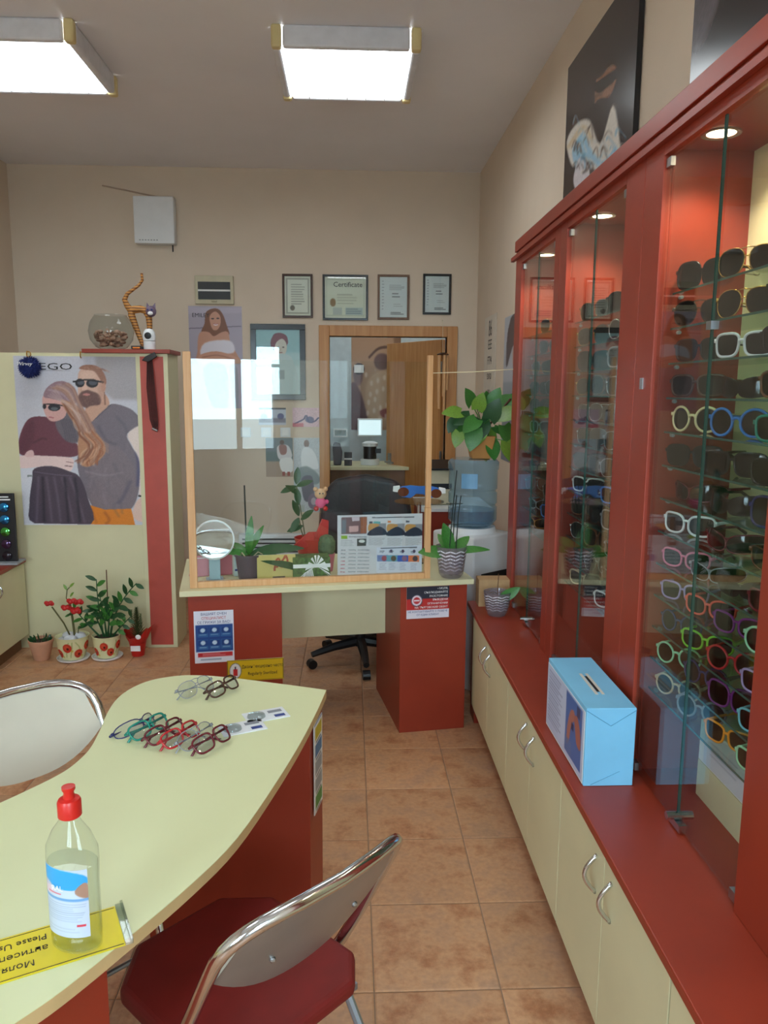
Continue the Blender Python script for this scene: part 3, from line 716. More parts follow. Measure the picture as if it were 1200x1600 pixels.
# ================================================================== PICTURES ON THE WALLS
YW = YB-.001
def wc(x0, y0, x1, y1, Y=YW):
    a, b = at(x0, y0, Y=Y), at(x1, y1, Y=Y)
    return ((a.x+b.x)/2, Y, (a.z+b.z)/2), abs(b.x-a.x), abs(a.z-b.z)
def cert(kind, w, h):
    cv = CV(w, h, (236, 232, 218))
    if kind == 0:
        cv.rect(.06, .05, .94, .95, (176, 172, 158)); cv.rect(.12, .09, .88, .91, (238, 234, 222)); cv.lines(.25, .8, .2, .75, 9, (120, 112, 104), .6, .35); cv.ell(.3, .8, .09, .07, (120, 110, 100))
    elif kind == 1:
        cv.rect(.03, .04, .97, .96, (206, 208, 190)); cv.rect(.06, .08, .94, .92, (226, 226, 208)); cv.lines(.3, .8, .42, .7, 4, (140, 138, 120), .5, .25)
        cv.ell(.2, .62, .07, .1, (150, 112, 66)); cv.rect(.2, .74, .42, .92, (190, 196, 190)); cv.rect(.5, .74, .92, .92, (184, 196, 196)); cv.lines(.52, .9, .77, .92, 3, (70, 84, 100), .6, .3)
    else:
        cv.a[:] = (224, 228, 232); cv.lines(.08, .17, .1, .85, 10, (150, 154, 164), .7, .35); cv.lines(.35, .92, .2, .34, 4, (110, 112, 122), .7, .4); cv.lines(.45, .75, .4, .55, 2, (70, 72, 82), .8, .3)
        cv.lines(.5, .85, .66, .76, 2, (130, 132, 140), .6, .3); cv.lines(.4, .9, .86, .94, 2, (50, 52, 62), .8, .5)
    return cv
mat('frame_brown', (84, 48, 36), .4); mat('frame_black', (26, 25, 27), .6); wood('frame_walnut', (96, 66, 44), (120, 84, 58), 4)
for i, (q, fr, lab) in enumerate((((441, 428, 489, 497), 'frame_brown', 'portrait-format certificate with grey border in a thin brown frame, leftmost of the row'),
        ((504, 429, 575, 501), 'frame_black', 'wide certificate with gold seal in a black frame above the door'), ((590, 429, 639, 500), 'frame_walnut', 'bluish certificate in a walnut frame between two black-framed ones'),
        ((661, 428, 704, 492), 'frame_black', 'smallest certificate in a black frame, rightmost above the door'))):
    c, w, h = wc(*q); fw = .018
    t = sheet('framed_certificate', lab, 'certificate', c, w-2*fw, h-2*fw, cert(min(i, 2), 60, 80 if i != 1 else 60), frame=fr, fw=fw, group='framed certificates in a row')
    if i == 1: text(t, 'Certificate', .055, (.02, -.0125, .10), 'ink_black')
# portrait in a wide black frame
cv = CV(90, 128, (196, 222, 228)); cv.rect(0, 0, 1, .35, (150, 200, 212), .6, 8); cv.rect(0, .55, 1, 1, (222, 236, 240), .7, 8)
cv.ell(.52, .21, .19, .15, (140, 84, 104)); cv.ell(.56, .27, .14, .14, (226, 214, 206)); cv.poly([(.36, .2), (.4, .08), (.55, .05), (.7, .1), (.72, .22), (.6, .14), (.46, .2), (.40, .32)], (142, 82, 102))
cv.ell(.5, .27, .025, .012, (120, 100, 100)); cv.ell(.62, .27, .025, .012, (120, 100, 100)); cv.line([(.53, .35), (.60, .35)], .01, (170, 110, 110)); cv.line([(.57, .28), (.56, .32)], .01, (190, 170, 160))
cv.poly([(.3, .45), (.45, .38), (.7, .38), (.85, .5), (.95, 1), (.1, 1), (.18, .6)], (214, 226, 230)); cv.rect(.5, .62, .64, .76, (160, 172, 184), .8, 1); cv.grain(3)
c, w, h = wc(391, 506, 478, 625); sheet('framed_portrait', 'framed pale portrait of a person in a mauve headscarf in a wide black frame', 'picture', c, w-.09, h-.09, cv, frame='frame_black', fw=.045)
# tall advertising poster of a smiling woman
cv = CV(100, 190, (176, 166, 182), quad=[(115, 370), (525, 370), (545, 1130), (130, 1130)])
cv.poly([(115, 430), (525, 420), (525, 380), (115, 380)], (190, 180, 196), .7, False, 2); cv.line([(120, 535), (520, 515)], 6, (110, 100, 116))
hair = (128, 78, 52); skin = (206, 150, 124)
cv.poly([(250, 420), (300, 390), (350, 395), (385, 440), (410, 510), (430, 575), (390, 560), (300, 600), (250, 605), (215, 560), (240, 500)], hair)
cv.poly([(280, 445), (320, 410), (358, 440), (362, 500), (340, 540), (310, 545), (288, 510)], skin); cv.ell(302, 462, 12, 5, (60, 40, 40)); cv.ell(342, 460, 12, 5, (60, 40, 40)); cv.ell(326, 505, 18, 7, (240, 226, 222)); cv.line([(308, 498), (326, 502), (346, 498)], 4, (170, 70, 80))
cv.poly([(200, 570), (270, 560), (310, 590), (370, 560), (420, 560), (440, 640), (500, 740), (510, 790), (200, 790), (185, 700)], skin); cv.poly([(240, 640), (430, 620), (470, 700), (400, 720), (220, 740)], (232, 226, 236), 1, True, 2)
cv.poly([(200, 730), (330, 700), (480, 740), (500, 780), (300, 790), (210, 770)], (214, 158, 132)); cv.line([(220, 745), (340, 730), (470, 760)], 8, (170, 110, 92), .7); cv.poly([(130, 800), (530, 800), (540, 1130), (130, 1130)], (190, 172, 190), 1, False)
cv.poly([(230, 820), (400, 810), (420, 1120), (300, 1120)], (128, 128, 140), .8); cv.poly([(430, 820), (490, 830), (500, 1120), (460, 1120)], (150, 150, 160), .8)
c, w, h = wc(294, 478, 381, 638); pw = sheet('advert_poster', 'tall lilac poster of a smiling long-haired woman with folded arms', 'poster', c, w, h, cv)
text(pw, 'EMILEY', .045, (-w*.27, -.0045, h*.41), 'ink_black')
# small cards and photos below the portrait
cv = CV(50, 34, (196, 200, 214)); cv.ell(.2, .55, .12, .18, (86, 90, 140)); cv.ell(.8, .5, .12, .18, (86, 90, 140)); cv.rect(.02, .6, .98, .85, (90, 84, 104), .7, 1); cv.rect(0, 0, 1, .1, (60, 60, 70))
c, w, h = wc(404, 637, 447, 664); sheet('picture_card', 'small grey advertising card of sunglasses under the black-framed portrait', 'card', c, w, h, cv)
cv = CV(50, 34, (226, 190, 200)); cv.grain(10, 2); cv.line([(.05, .85), (.4, .6), (.5, .4), (.6, .75), (.8, .7), (.95, .5)], .06, (60, 60, 110)); cv.ell(.62, .62, .16, .16, (70, 74, 130), .8); cv.rect(0, .8, .4, 1, (190, 60, 80), .7, 1)
c, w, h = wc(457, 637, 500, 667); sheet('picture_card', 'small pink advertising card with blue glasses beside the door frame', 'card', c, w, h, cv)
cv = CV(60, 80, (96, 116, 116)); cv.rect(0, .0, 1, .35, (120, 132, 140), .7, 3); cv.rect(0, .6, 1, 1, (176, 152, 132), 1, 3); cv.ell(.6, .12, .08, .06, (80, 60, 54)); cv.poly([(.42, .25), (.6, .18), (.85, .22), (.95, .5), (.5, .55)], (222, 218, 220)); cv.poly([(.5, .2), (.75, .2), (.75, .4), (.55, .42)], (150, 100, 96))
cv.poly([(.52, .56), (.95, .52), (.98, .85), (.6, .86)], (240, 238, 236)); cv.rect(.6, .86, .7, .97, (150, 60, 50)); cv.rect(.78, .86, .88, .97, (150, 60, 50))
c, w, h = wc(415, 684, 458, 745); sheet('photo_print', 'photo print of a person in white standing on a path', 'photo', c, w, h, cv)
cv = CV(56, 120, (196, 204, 210)); cv.grain(9, 4); cv.ell(.5, .08, .1, .05, (120, 90, 84)); cv.poly([(.3, .2), (.5, .12), (.8, .2), (.95, .4), (.7, .42), (.35, .45)], (232, 236, 240)); cv.poly([(.05, .45), (.5, .38), (.95, .5), (.9, .62), (.1, .6)], (110, 130, 136), .8, True, 2)
cv.poly([(.3, .55), (.7, .52), (.75, .8), (.4, .84)], (90, 90, 112)); cv.ell(.75, .85, .22, .11, (120, 104, 130)); cv.ell(.75, .85, .1, .05, (190, 180, 196)); cv.rect(0, .9, .4, 1, (180, 190, 186))
c, w, h = wc(458.5, 684, 500, 800); sheet('photo_print', 'tall photo print of a person in white beside a bicycle', 'photo', c, w, h, cv)
# switches and sockets
for x, lab in ((376, 'white wall switch farthest from the door frame'), (408, 'white wall switch, middle of the three below the cards'), (438, 'white wall switch closest to the door frame')):
    c, w, h = wc(x, 668, x+16, 683); t = thing('wall_switch', lab, 'switch', c, group='white wall switches')
    box('plate', 'white_plastic', t, -w/2, w/2, -.008, 0, -h/2, h/2, .002); box('rocker', 'paper', t, -w*.36, w*.36, -.013, -.0085, -h*.36, h*.36, .002)
# white box high on the wall, framed dark ticket below
c, w, h = wc(212, 310, 277, 384); t = thing('equipment_box', 'white square electronics box mounted high on the back wall', 'box', c)
box('cover', 'white_plastic', t, -w/2, w/2, -.09, 0, -h/2, h/2, .006)
for k in range(7): box('vent_slot', 'grey_plastic', t, -w*.38+k*.022, -w*.38+k*.022+.012, -.0915, -.0901, -h*.44, -h*.42)
MB().tube([(w*.4, -.02, -h/2), (w*.4, -.02, -h/2-.05)], .005).build('cable', 'black_plastic', t); 
a, b = at(160, 290, Y=YW), at(262, 311, Y=YW)
tag(MB().tube([(a.x, YB-.006, a.z), ((a.x+b.x)/2, YB-.006, (a.z+b.z)/2), (b.x, YB-.006, b.z)], .006).build('wall_cable', mat('cable_beige', (190, 165, 145), .7)), 'beige cable running along the wall to the white electronics box', 'cable')
c, w, h = wc(305, 431, 366, 476); t = thing('breaker_box', 'beige flush box with dark window above the woman poster', 'box', c)
mat('beige_plastic', (204, 194, 164), .5); box('cover', 'beige_plastic', t, -w/2, w/2, -.03, 0, -h/2, h/2, .004); box('window', 'black_plastic', t, -w*.42, w*.42, -.034, -.0301, -h*.34, h*.28)
box('label_strip', 'paper', t, -w*.42, w*.42, -.036, -.0341, -.012, 0.002); MB().lathe([(.022, 0), (.02, .006)], 16).build('latch', 'beige_plastic', t).location = (0, -.032, -h*.42)
# radiator under the photos
c, w, h = wc(375, 832, 508, 868); t = thing('wall_heater', 'white slatted wall heater low on the back wall behind the desk', 'heater', (c[0], YB, 0))
zt_ = c[2]+h/2; box('body', 'white_plastic', t, -w/2, w/2, -.08, -.01, .12, zt_, .006)
for k in range(7): box('gap_shade_strip', mat('heater_gap_shade', (70, 72, 76), .6), t, -w*.46, w*.46, -.083, -.0805, zt_-.05-k*.035, zt_-.036-k*.035)  # dark strips on the flat front: shade between slats put in as colour
# right wall: eye chart and a tall poster
a, b = at(755, 500, X=XR-.001), at(772, 640, X=XR-.001)
y0, y1 = at(757, 560, X=XR-.001).y, at(775, 560, X=XR-.001).y
mat('chart_paper', (222, 212, 198), .7)
ec = thing('eye_chart', 'white eye test chart with rows of black optotypes on the side wall', 'eye chart', (XR-.001, (y0+y1)/2, (a.z+b.z)/2), -PI/2)
w, h = abs(y0-y1), a.z-b.z; box('sheet', 'chart_paper', ec, -w/2, w/2, -.003, 0, -h/2, h/2)
for k, (s_, tx) in enumerate(((.17, '86'), (.10, 'EEE'), (.085, 'FTP4'), (.06, 'EDFC8'), (.05, 'LEPZ 4'), (.042, 'ORTSE8'), (.034, 'TZVECL'))): text(ec, tx, s_, (0, -.0038, h*.36-k*.115), 'ink_black', sx=.8 if k == 0 else 1.0)
cv = CV(50, 150, (182, 186, 196)); cv.poly([(.2, .02), (.95, 0), (1, .45), (.6, .5), (.35, .2), (.1, .35)], (84, 70, 76)); cv.ell(.5, .28, .22, .13, (196, 166, 156)); cv.rect(0, .45, 1, .62, (150, 160, 172), 1, 2); cv.poly([(.1, .6), (.9, .55), (1, 1), (0, 1)], (120, 130, 146)); cv.rect(.3, .8, .5, 1, (180, 70, 60), .8, 2)
ya, yb_ = at(788, 560, X=XR-.001).y, 4.25; z1_, z0_ = at(790, 497, X=XR-.001).z, at(790, 720, X=XR-.001).z
sheet('wall_poster', 'grey poster with a dark-haired figure beside the eye chart, half behind the cabinet', 'poster', (XR-.001, (ya+yb_)/2, (z0_+z1_)/2), ya-yb_, z1_-z0_, cv, rz=-PI/2)
# two dark canvases standing on the cabinets against the right wall
def canvas(name, label, px, cvs, tilt):
    (ya, za), (yb2, zb2) = px
    w, h = ya-yb2, zb2-za
    t = thing(name, label, 'canvas', (XR-.022, (ya+yb2)/2, (za+zb2)/2), -PI/2); t.rotation_euler = (tilt, 0, -PI/2)
    box('stretcher', 'black_plastic', t, -w/2, w/2, -.001, .018, -h/2, h/2); cvs.build(t, w, h, -.0016, m=attr_mat(.22, 'print_gloss'))
    return t, w, h
cv = CV(120, 150, (44, 38, 40), quad=[(330, 280), (640, 5), (565, 660), (275, 910)])
cv.poly([(335, 330), (440, 290), (470, 340), (420, 420), (330, 440)], (84, 78, 80), .7, True, 8); cv.poly([(465, 320), (500, 290), (530, 280), (545, 310), (520, 370), (480, 390), (452, 400)], (160, 116, 92), 1, True, 2); cv.poly([(455, 400), (500, 385), (520, 420), (490, 470), (450, 480)], (52, 44, 44))
cv.poly([(315, 540), (370, 470), (430, 455), (470, 520), (525, 400), (545, 520), (550, 600), (510, 680), (480, 620), (430, 600), (380, 560), (345, 620)], (236, 232, 224), 1, True, 2); cv.poly([(345, 560), (400, 495), (430, 540), (480, 570), (530, 520), (540, 590), (510, 660), (470, 600), (400, 570), (360, 610)], (172, 216, 242), 1, True, 2)
cv.poly([(350, 640), (380, 580), (420, 600), (420, 660), (380, 700), (350, 680)], (226, 222, 230), 1, True, 2); cv.poly([(440, 760), (480, 660), (500, 640), (495, 700), (460, 760)], (130, 84, 76), 1, True, 2)
cv.poly([(275, 910), (290, 800), (320, 790), (340, 850), (310, 900)], (150, 130, 156)); cv.line([(320, 560), (400, 480), (440, 520)], 14, (226, 206, 170), .8, 2)
r6 = random.Random(6)
for k in range(60):
    x = r6.uniform(335, 535); y = 560+(x-430)*.12+r6.uniform(-75, 75)-40*(x > 500); cv.line([(x, y), (x+r6.uniform(8, 22), y+r6.uniform(-34, -8)), (x+r6.uniform(20, 40), y+r6.uniform(-30, 20))], r6.uniform(3, 8), r6.choice(((240, 236, 226), (120, 176, 214), (200, 214, 224), (92, 74, 66), (176, 206, 226), (60, 52, 54))), .6, 1)
for k in range(26):
    x = r6.uniform(330, 460); y = r6.uniform(300, 430); cv.line([(x, y), (x+20, y-16), (x+46, y-22)], 6, r6.choice(((96, 90, 92), (70, 64, 66), (52, 46, 48))), .5, 2)
cv.poly([(452, 345), (500, 318), (545, 300), (540, 326), (505, 350), (470, 366)], (26, 22, 24), 1, True, 1); cv.line([(500, 385), (520, 378)], 6, (120, 70, 60)); cv.poly([(440, 300), (480, 262), (540, 250), (560, 276), (520, 285), (470, 322)], (34, 28, 30), 1, True, 3); cv.grain(5, 3)
P1 = at(880, 318, X=XR-.03); P2 = at(1003, 3, X=XR-.03)
t, w, h = canvas('art_canvas', 'dark canvas print of a person in sunglasses with bright sleeves, above the cabinets', ((at(878, 300, X=XR-.03).y, 2.33), (at(990, 120, X=XR-.03).y, at(893, 96, X=XR-.03).z)), cv, math.radians(0))
o = MB().lathe([(.055, 0), (.052, .006), (.001, .008)], 24).build('badge', mat('badge_lilac', (170, 158, 178), .3), t, smooth=True); o.rotation_euler = (PI/2, 0, 0); o.location = (-w*.37, -.004, -h*.35)
cv = CV(90, 90, (40, 34, 38)); cv.poly([(0, .15), (.25, 0), (.6, 0), (.35, .35), (.1, .6), (0, .55)], (112, 108, 116), .8, True, 10); cv.poly([(.3, .3), (1, 0), (1, 1), (.2, 1)], (30, 26, 30), .8, True, 8); cv.grain(3, 5)
canvas('art_canvas', 'dark smoky canvas print cut by the top corner of the photo', ((at(1078, 70, X=XR-.03).y, 2.33), (1.55, 3.1)), cv, 0)

# ================================================================== COUPLE POSTER AND THINGS ON THE PARTITION
cv = CV(190, 262, (206, 206, 216), quad=[(25, 75), (1015, 60), (1110, 1480), (130, 1500)])
cv.rect(0, 60, 1200, 420, (196, 196, 208), .6, 20); cv.poly([(660, 60), (1020, 60), (1060, 420), (800, 420), (670, 300)], (170, 164, 168), .9, False, 14); cv.rect(100, 1000, 250, 1500, (222, 222, 230), .8, 10)
sk = (214, 176, 158); gs = (122, 112, 122); rq = random.Random(21)
cv.poly([(600, 480), (700, 420), (745, 380), (775, 480), (660, 610), (600, 590)], (206, 160, 138))
cv.poly([(645, 605), (700, 540), (795, 458), (930, 490), (1000, 550), (1042, 620), (920, 705), (955, 800), (1020, 930), (1030, 1150), (970, 1340), (830, 1352), (700, 1350), (650, 1300), (560, 1080), (540, 900), (590, 700)], gs)
cv.poly([(600, 800), (760, 740), (930, 900), (1000, 1050), (980, 1330), (720, 1340), (640, 1240)], (132, 118, 124), .7, True, 8); cv.line([(690, 640), (760, 760), (840, 800)], 22, (98, 90, 104), .7, 5); cv.line([(830, 560), (900, 640), (930, 740)], 18, (100, 94, 108), .6, 5); cv.line([(600, 1030), (760, 1060), (900, 1030)], 10, (170, 156, 160), .6, 3); cv.line([(960, 1100), (900, 1250), (860, 1300)], 26, (92, 84, 106), .6, 6); cv.line([(1000, 850), (1020, 980), (1018, 1150)], 30, (84, 80, 116), .8, 5)
cv.poly([(925, 705), (1042, 628), (1080, 760), (1095, 1000), (1085, 1235), (1030, 1235), (1026, 950), (965, 810)], (236, 218, 210), 1, True, 1); cv.poly([(1028, 1255), (1092, 1255), (1104, 1400), (1070, 1455), (985, 1415), (990, 1330)], (228, 196, 182)); cv.line([(1022, 1228), (1092, 1240)], 16, (50, 44, 50))
cv.poly([(628, 1310), (760, 1352), (970, 1340), (1005, 1482), (655, 1484)], (224, 132, 30), 1, False); cv.line([(760, 1370), (800, 1440), (770, 1480)], 22, (178, 92, 20), .7, 4); cv.line([(660, 1350), (700, 1470)], 16, (186, 100, 24), .6, 3)
for k in range(26):
    x = rq.uniform(600, 960); y = rq.uniform(600, 1300); cv.line([(x, y), (x+rq.uniform(-30, 40), y+rq.uniform(30, 80)), (x+rq.uniform(-40, 60), y+rq.uniform(90, 160))], rq.uniform(8, 20), rq.choice(((146, 134, 142), (104, 95, 107), (112, 102, 112))), .35, 5)
# man's head
cv.poly([(535, 200), (590, 155), (680, 165), (735, 250), (742, 340), (705, 450), (640, 490), (570, 480), (538, 420), (530, 300)], sk); cv.poly([(535, 170), (570, 142), (640, 138), (700, 165), (740, 230), (748, 290), (722, 300), (690, 240), (650, 190), (580, 180)], (158, 112, 94)); cv.ell(728, 320, 16, 34, (206, 158, 138)); cv.line([(735, 360), (745, 470)], 10, (140, 100, 84))
cv.poly([(535, 400), (560, 362), (600, 345), (640, 356), (692, 380), (712, 430), (690, 480), (620, 500), (560, 478), (535, 440)], (112, 80, 76), 1, True, 1); cv.ell(598, 384, 28, 10, (196, 130, 126)); cv.poly([(570, 300), (592, 300), (600, 345), (560, 345)], (224, 186, 168))
for x, r in ((640, 46), (545, 36)): cv.ell(x, 290, r, 36, (36, 34, 40)); cv.ell(x+6, 284, r*.7, 22, (84, 88, 98))
cv.line([(490, 282), (600, 262), (730, 280)], 14, (36, 32, 36))
cv.line([(560, 330), (552, 350), (575, 356)], 7, (188, 140, 122), .8, 1); cv.poly([(690, 300), (735, 260), (742, 340), (705, 440), (690, 380)], (186, 138, 118), .5, True, 5); cv.poly([(560, 200), (640, 185), (670, 240), (560, 250)], (228, 194, 176), .6, True, 6)
for k in range(30):
    x = rq.uniform(545, 700); y = rq.uniform(395, 480); cv.line([(x, y), (x+rq.uniform(-6, 6), y+16)], 4, rq.choice(((84, 58, 56), (140, 104, 94), (100, 70, 66))), .6, 0)
for k in range(22):
    x = rq.uniform(545, 735); y = 150+abs(x-620)*.35; cv.line([(x, y), (x+18, y-8), (x+40, y+8)], 5, rq.choice(((190, 146, 124), (126, 84, 70), (172, 124, 104))), .6, 1)
# woman
cv.poly([(150, 602), (270, 575), (400, 620), (470, 770), (535, 800), (535, 900), (350, 912), (200, 910), (88, 890), (85, 760)], (112, 62, 76)); cv.line([(190, 800), (260, 760), (300, 765)], 12, (78, 40, 54), .8, 3); cv.poly([(140, 640), (200, 620), (190, 800), (110, 880), (90, 800)], (92, 48, 64), .6, True, 5)
cv.poly([(390, 560), (480, 540), (545, 700), (535, 790), (440, 770), (365, 650)], (108, 100, 110), 1, True, 2)
for k in range(6): cv.line([(400+k*16, 590), (430+k*16, 680), (450+k*16, 780)], 6, (78, 72, 82), .6, 1)
cv.poly([(272, 400), (400, 440), (445, 500), (430, 580), (345, 615), (292, 575), (262, 480)], (216, 168, 162)); cv.poly([(285, 345), (350, 288), (430, 280), (505, 340), (535, 430), (470, 480), (400, 445), (330, 425), (268, 410)], (152, 122, 132))
for k in range(5): cv.line([(300+k*20, 350-k*12), (400+k*18, 380-k*8), (480+k*8, 450-k*10)], 9, (206, 186, 190), .6, 2)
cv.ell(352, 498, 48, 30, (40, 38, 46)); cv.ell(276, 492, 14, 20, (40, 38, 46)); cv.line([(265, 474), (350, 470), (450, 488)], 10, (40, 34, 40)); cv.ell(352, 508, 28, 14, (92, 100, 106)); cv.line([(310, 578), (350, 584)], 8, (176, 90, 100))
cv.poly([(400, 440), (470, 450), (560, 500), (620, 560), (650, 660), (740, 780), (750, 880), (640, 985), (560, 960), (540, 800), (545, 690), (470, 570)], (190, 138, 104), 1, True, 1)
rr = random.Random(5)
for k in range(46):
    o_ = rr.uniform(-45, 60); j_ = rr.uniform(-22, 22); cv.line([(430+o_*.4, 460+o_*.3), (515+o_+j_, 545), (570+o_-j_, 650), (600+o_*1.1+j_, 720), (670+o_+j_, 800), (640+o_*1.3-j_, 880), (600+o_*1.4+j_*2, 965+j_)], 6, rr.choice(((226, 176, 140), (140, 84, 60), (214, 190, 170), (168, 98, 62), (112, 72, 62))), .65, 1)
cv.poly([(610, 490), (700, 470), (765, 478), (700, 545), (652, 608), (620, 560)], (206, 162, 140), 1, True, 1); cv.line([(652, 606), (710, 545), (792, 462)], 6, (92, 84, 94))
for k in range(40):
    u = rr.uniform(0, 1); v_ = rr.uniform(-12, 12); cv.line([(310+150*u, 335-45*u+v_), (400+110*u, 360-20*u+v_), (470+75*u, 440+v_), (500+110*u, 560+v_*2), (560+120*u, 690+v_*2)], 6, rr.choice(((176, 136, 126), (132, 98, 98), (206, 178, 168), (158, 112, 92), (190, 150, 128))), .6, 1)
for k in range(5): cv.line([(300+k*14, 400-k*14), (370+k*12, 430), (440+k*14, 470+k*6), (560, 560+k*20)], 6, (214, 190, 182), .7, 1)
for k in range(7): cv.line([(640+k*10, 700+k*22), (720+k*6, 760+k*16), (780, 800+k*12)], 4, (196, 150, 120), .7, 0)
cv.poly([(88, 912), (300, 905), (480, 915), (512, 950), (480, 1032), (330, 990), (95, 1012)], (236, 208, 204)); cv.line([(440, 985), (500, 990)], 7, (120, 80, 80)); cv.line([(450, 950), (510, 960)], 6, (160, 110, 110)); cv.poly([(150, 870), (190, 860), (200, 912), (130, 912)], (226, 188, 186))
cv.poly([(205, 1015), (340, 990), (480, 1032), (560, 1080), (625, 1250), (655, 1482), (215, 1482), (172, 1320), (190, 1110)], (78, 66, 80))
for x0, x1 in ((240, 230), (300, 350), (420, 520), (480, 610), (360, 420)): cv.line([(x0, 1080), ((x0+x1)/2, 1250), (x1, 1470)], 18, (112, 98, 116), .7, 4)
for x0, x1 in ((270, 290), (440, 480), (520, 570)): cv.line([(x0, 1080), ((x0+x1)/2, 1250), (x1, 1470)], 20, (44, 36, 50), .8, 4)
cv.line([(205, 1040), (350, 1060), (500, 1070)], 8, (104, 92, 110)); cv.line([(150, 1078), (190, 1076)], 14, (130, 140, 140)); cv.line([(235, 192), (470, 190)], 4, (150, 150, 160)); cv.rect(100, 1482, 1200, 1520, (226, 226, 232)); cv.grain(3, 8)
PA, PB_ = at(25, 556, Y=4.899), at(231, 820, Y=4.899)
pw_, ph_ = .80, PA.z-PB_.z
pc = ((at(27, 690, Y=4.899).x+at(229, 690, Y=4.899).x)/2, 4.898, (PA.z+PB_.z)/2)
cp = sheet('couple_poster', 'large poster of a woman in burgundy and a bearded man in grey, both in sunglasses', 'poster', pc, abs(at(29, 690, Y=4.899).x-at(226, 690, Y=4.899).x), ph_, cv)
text(cp, 'EGO', .058, (-.135, -.0045, ph_/2-.064), 'ink_black', sx=1.75)
# pompom hung on a ring
p = at(46, 574, Y=4.85); pm_ = thing('pompom_charm', 'dark blue fluffy pompom charm hanging at the corner of the couple poster', 'pompom', p)
mat('navy_fur', (26, 40, 104), .9, bump=1, scale=90)
fz = MB(); r9 = random.Random(9)
fz.ball((0, 0, 0), .055, 14, 10)
for k in range(420):
    z = r9.uniform(-1, 1); q = r9.uniform(0, 2*PI); d = Vector((math.sqrt(1-z*z)*math.cos(q), math.sqrt(1-z*z)*math.sin(q), z)); e = d.orthogonal()*.004; f_ = d.cross(e)
    fz.add([d*.05+e, d*.05-e*.5+f_, d*.05-e*.5-f_, d*r9.uniform(.064, .074)], [(0, 1, 3), (1, 2, 3), (2, 0, 3)])
fz.build('fluff', 'navy_fur', pm_); text(pm_, 'Wirvey', .03, (.0, -.077, .018), 'ink_white', shear=.3)
MB().tube([(.008*math.cos(q)*1.6, -.0, .078+.016*math.sin(q)) for q in np.linspace(0, 2*PI, 13)[:-1]], .003, 6, closed=True).build('ring', 'frame_gold', pm_)
for px_, lab in ((45, 'small brass hook holding the blue pompom'), (128, 'small brass hook on the top edge of the couple poster')):
    p = at(px_, 553, Y=4.89); tag(MB().tube([(p.x, 4.9, 1.872), (p.x, 4.862, 1.874), (p.x, 4.858, 1.85), (p.x, 4.87, 1.838)], .004, 6).build('wall_hook', 'frame_gold'), lab, 'hook')
# glass bowl with shells
p = at(175, 545, Z=1.894); p.y = 5.0; p.x = at(175, 545, Y=5.0).x; gb = thing('fish_bowl', 'round clear glass bowl of shells on the red shelf', 'bowl', (p.x, 5.0, 1.8945))
prof = [(.06, 0), (.095, .015), (.128, .06), (.137, .11), (.125, .165), (.098, .205), (.096, .212)]
MB().lathe(prof, 32, cap=False).lathe([(.001, .002), (.06, .002)], 32, cap=False).build('glass', 'bowl_glass', gb, smooth=True)
sm = MB(); mat('shells', (178, 140, 116), .6, var=.35, scale=30)
for k in range(70):
    q = r9.uniform(0, 2*PI); z = r9.uniform(.025, .115); R_ = min(.105, .055+z*.7)*math.sqrt(r9.uniform(0, 1))*.9; sm.ball((R_*math.cos(q), R_*math.sin(q), z), (r9.uniform(.01, .024), r9.uniform(.01, .024), r9.uniform(.008, .016)), 7, 5)
o = sm.build('shells', 'shells', None, smooth=True); o.location = gb.location; tag(o, 'brownish sea shells heaped inside the glass bowl', 'shells', kind='stuff')
# striped wooden cat
def stripe_mat():
    m = mat('cat_wood', (196, 132, 62), .5); nt = m.node_tree; b = nt.nodes['Principled BSDF']; tc = nt.nodes.new('ShaderNodeTexCoord'); wv = nt.nodes.new('ShaderNodeTexWave'); wv.bands_direction = 'Z'
    wv.inputs['Scale'].default_value = 18; wv.inputs['Distortion'].default_value = 2.0; r = nt.nodes.new('ShaderNodeValToRGB'); r.color_ramp.elements[0].color = (*lin((112, 66, 32)), 1); r.color_ramp.elements[1].color = (*lin((200, 138, 66)), 1); r.color_ramp.elements[0].position = .25; r.color_ramp.elements[1].position = .5
    nt.links.new(tc.outputs['Object'], wv.inputs['Vector']); nt.links.new(wv.outputs['Fac'], r.inputs['Fac']); nt.links.new(r.outputs['Color'], b.inputs['Base Color']); return m
CATM = stripe_mat(); s4 = 5.06/F
def cp_(zx, zy): return ((zx/4-230)*s4, 0, (550-zy)/4*s4)
p = at(230, 546, Y=5.08); ct_ = thing('cat_figurine', 'tall striped wooden cat figurine with raised tail on the red shelf', 'figurine', (p.x, 5.08, 1.894))
bd = MB()
def tb_(pts, r): 
    bd.tube([cp_(*q) for q in pts], r, 10)
tb_([(905, 550), (885, 490), (858, 410), (835, 340), (838, 315)], [.011, .014, .018, .022, .022]); tb_([(938, 550), (938, 480), (940, 400), (938, 350), (925, 325)], [.012, .014, .017, .020, .02])
tb_([(822, 322), (850, 308), (890, 303), (930, 318), (945, 335)], [.020, .024, .023, .021, .018]); tb_([(838, 320), (812, 285), (797, 250), (815, 215), (850, 190), (885, 165), (907, 135), (905, 95)], [.022, .019, .016, .012, .010, .009, .009, .008])
bd.build('body', CATM, ct_, smooth=True)
hc_ = cp_(955, 318); mat('cat_head', (110, 92, 112), .5); hdx = MB().ball((hc_[0], -.015, hc_[2]), (.034, .03, .034), 14, 10)
for s in (-1, 1): hdx.add([(hc_[0]+s*.030, -.015, hc_[2]+.018), (hc_[0]+s*.008, -.015, hc_[2]+.03), (hc_[0]+s*.026, -.005, hc_[2]+.055), (hc_[0]+s*.02, 0, hc_[2]+.02)], [(0, 1, 2), (1, 3, 2), (3, 0, 2)])
hd_ = hdx.build('head', 'cat_head', ct_, smooth=True)
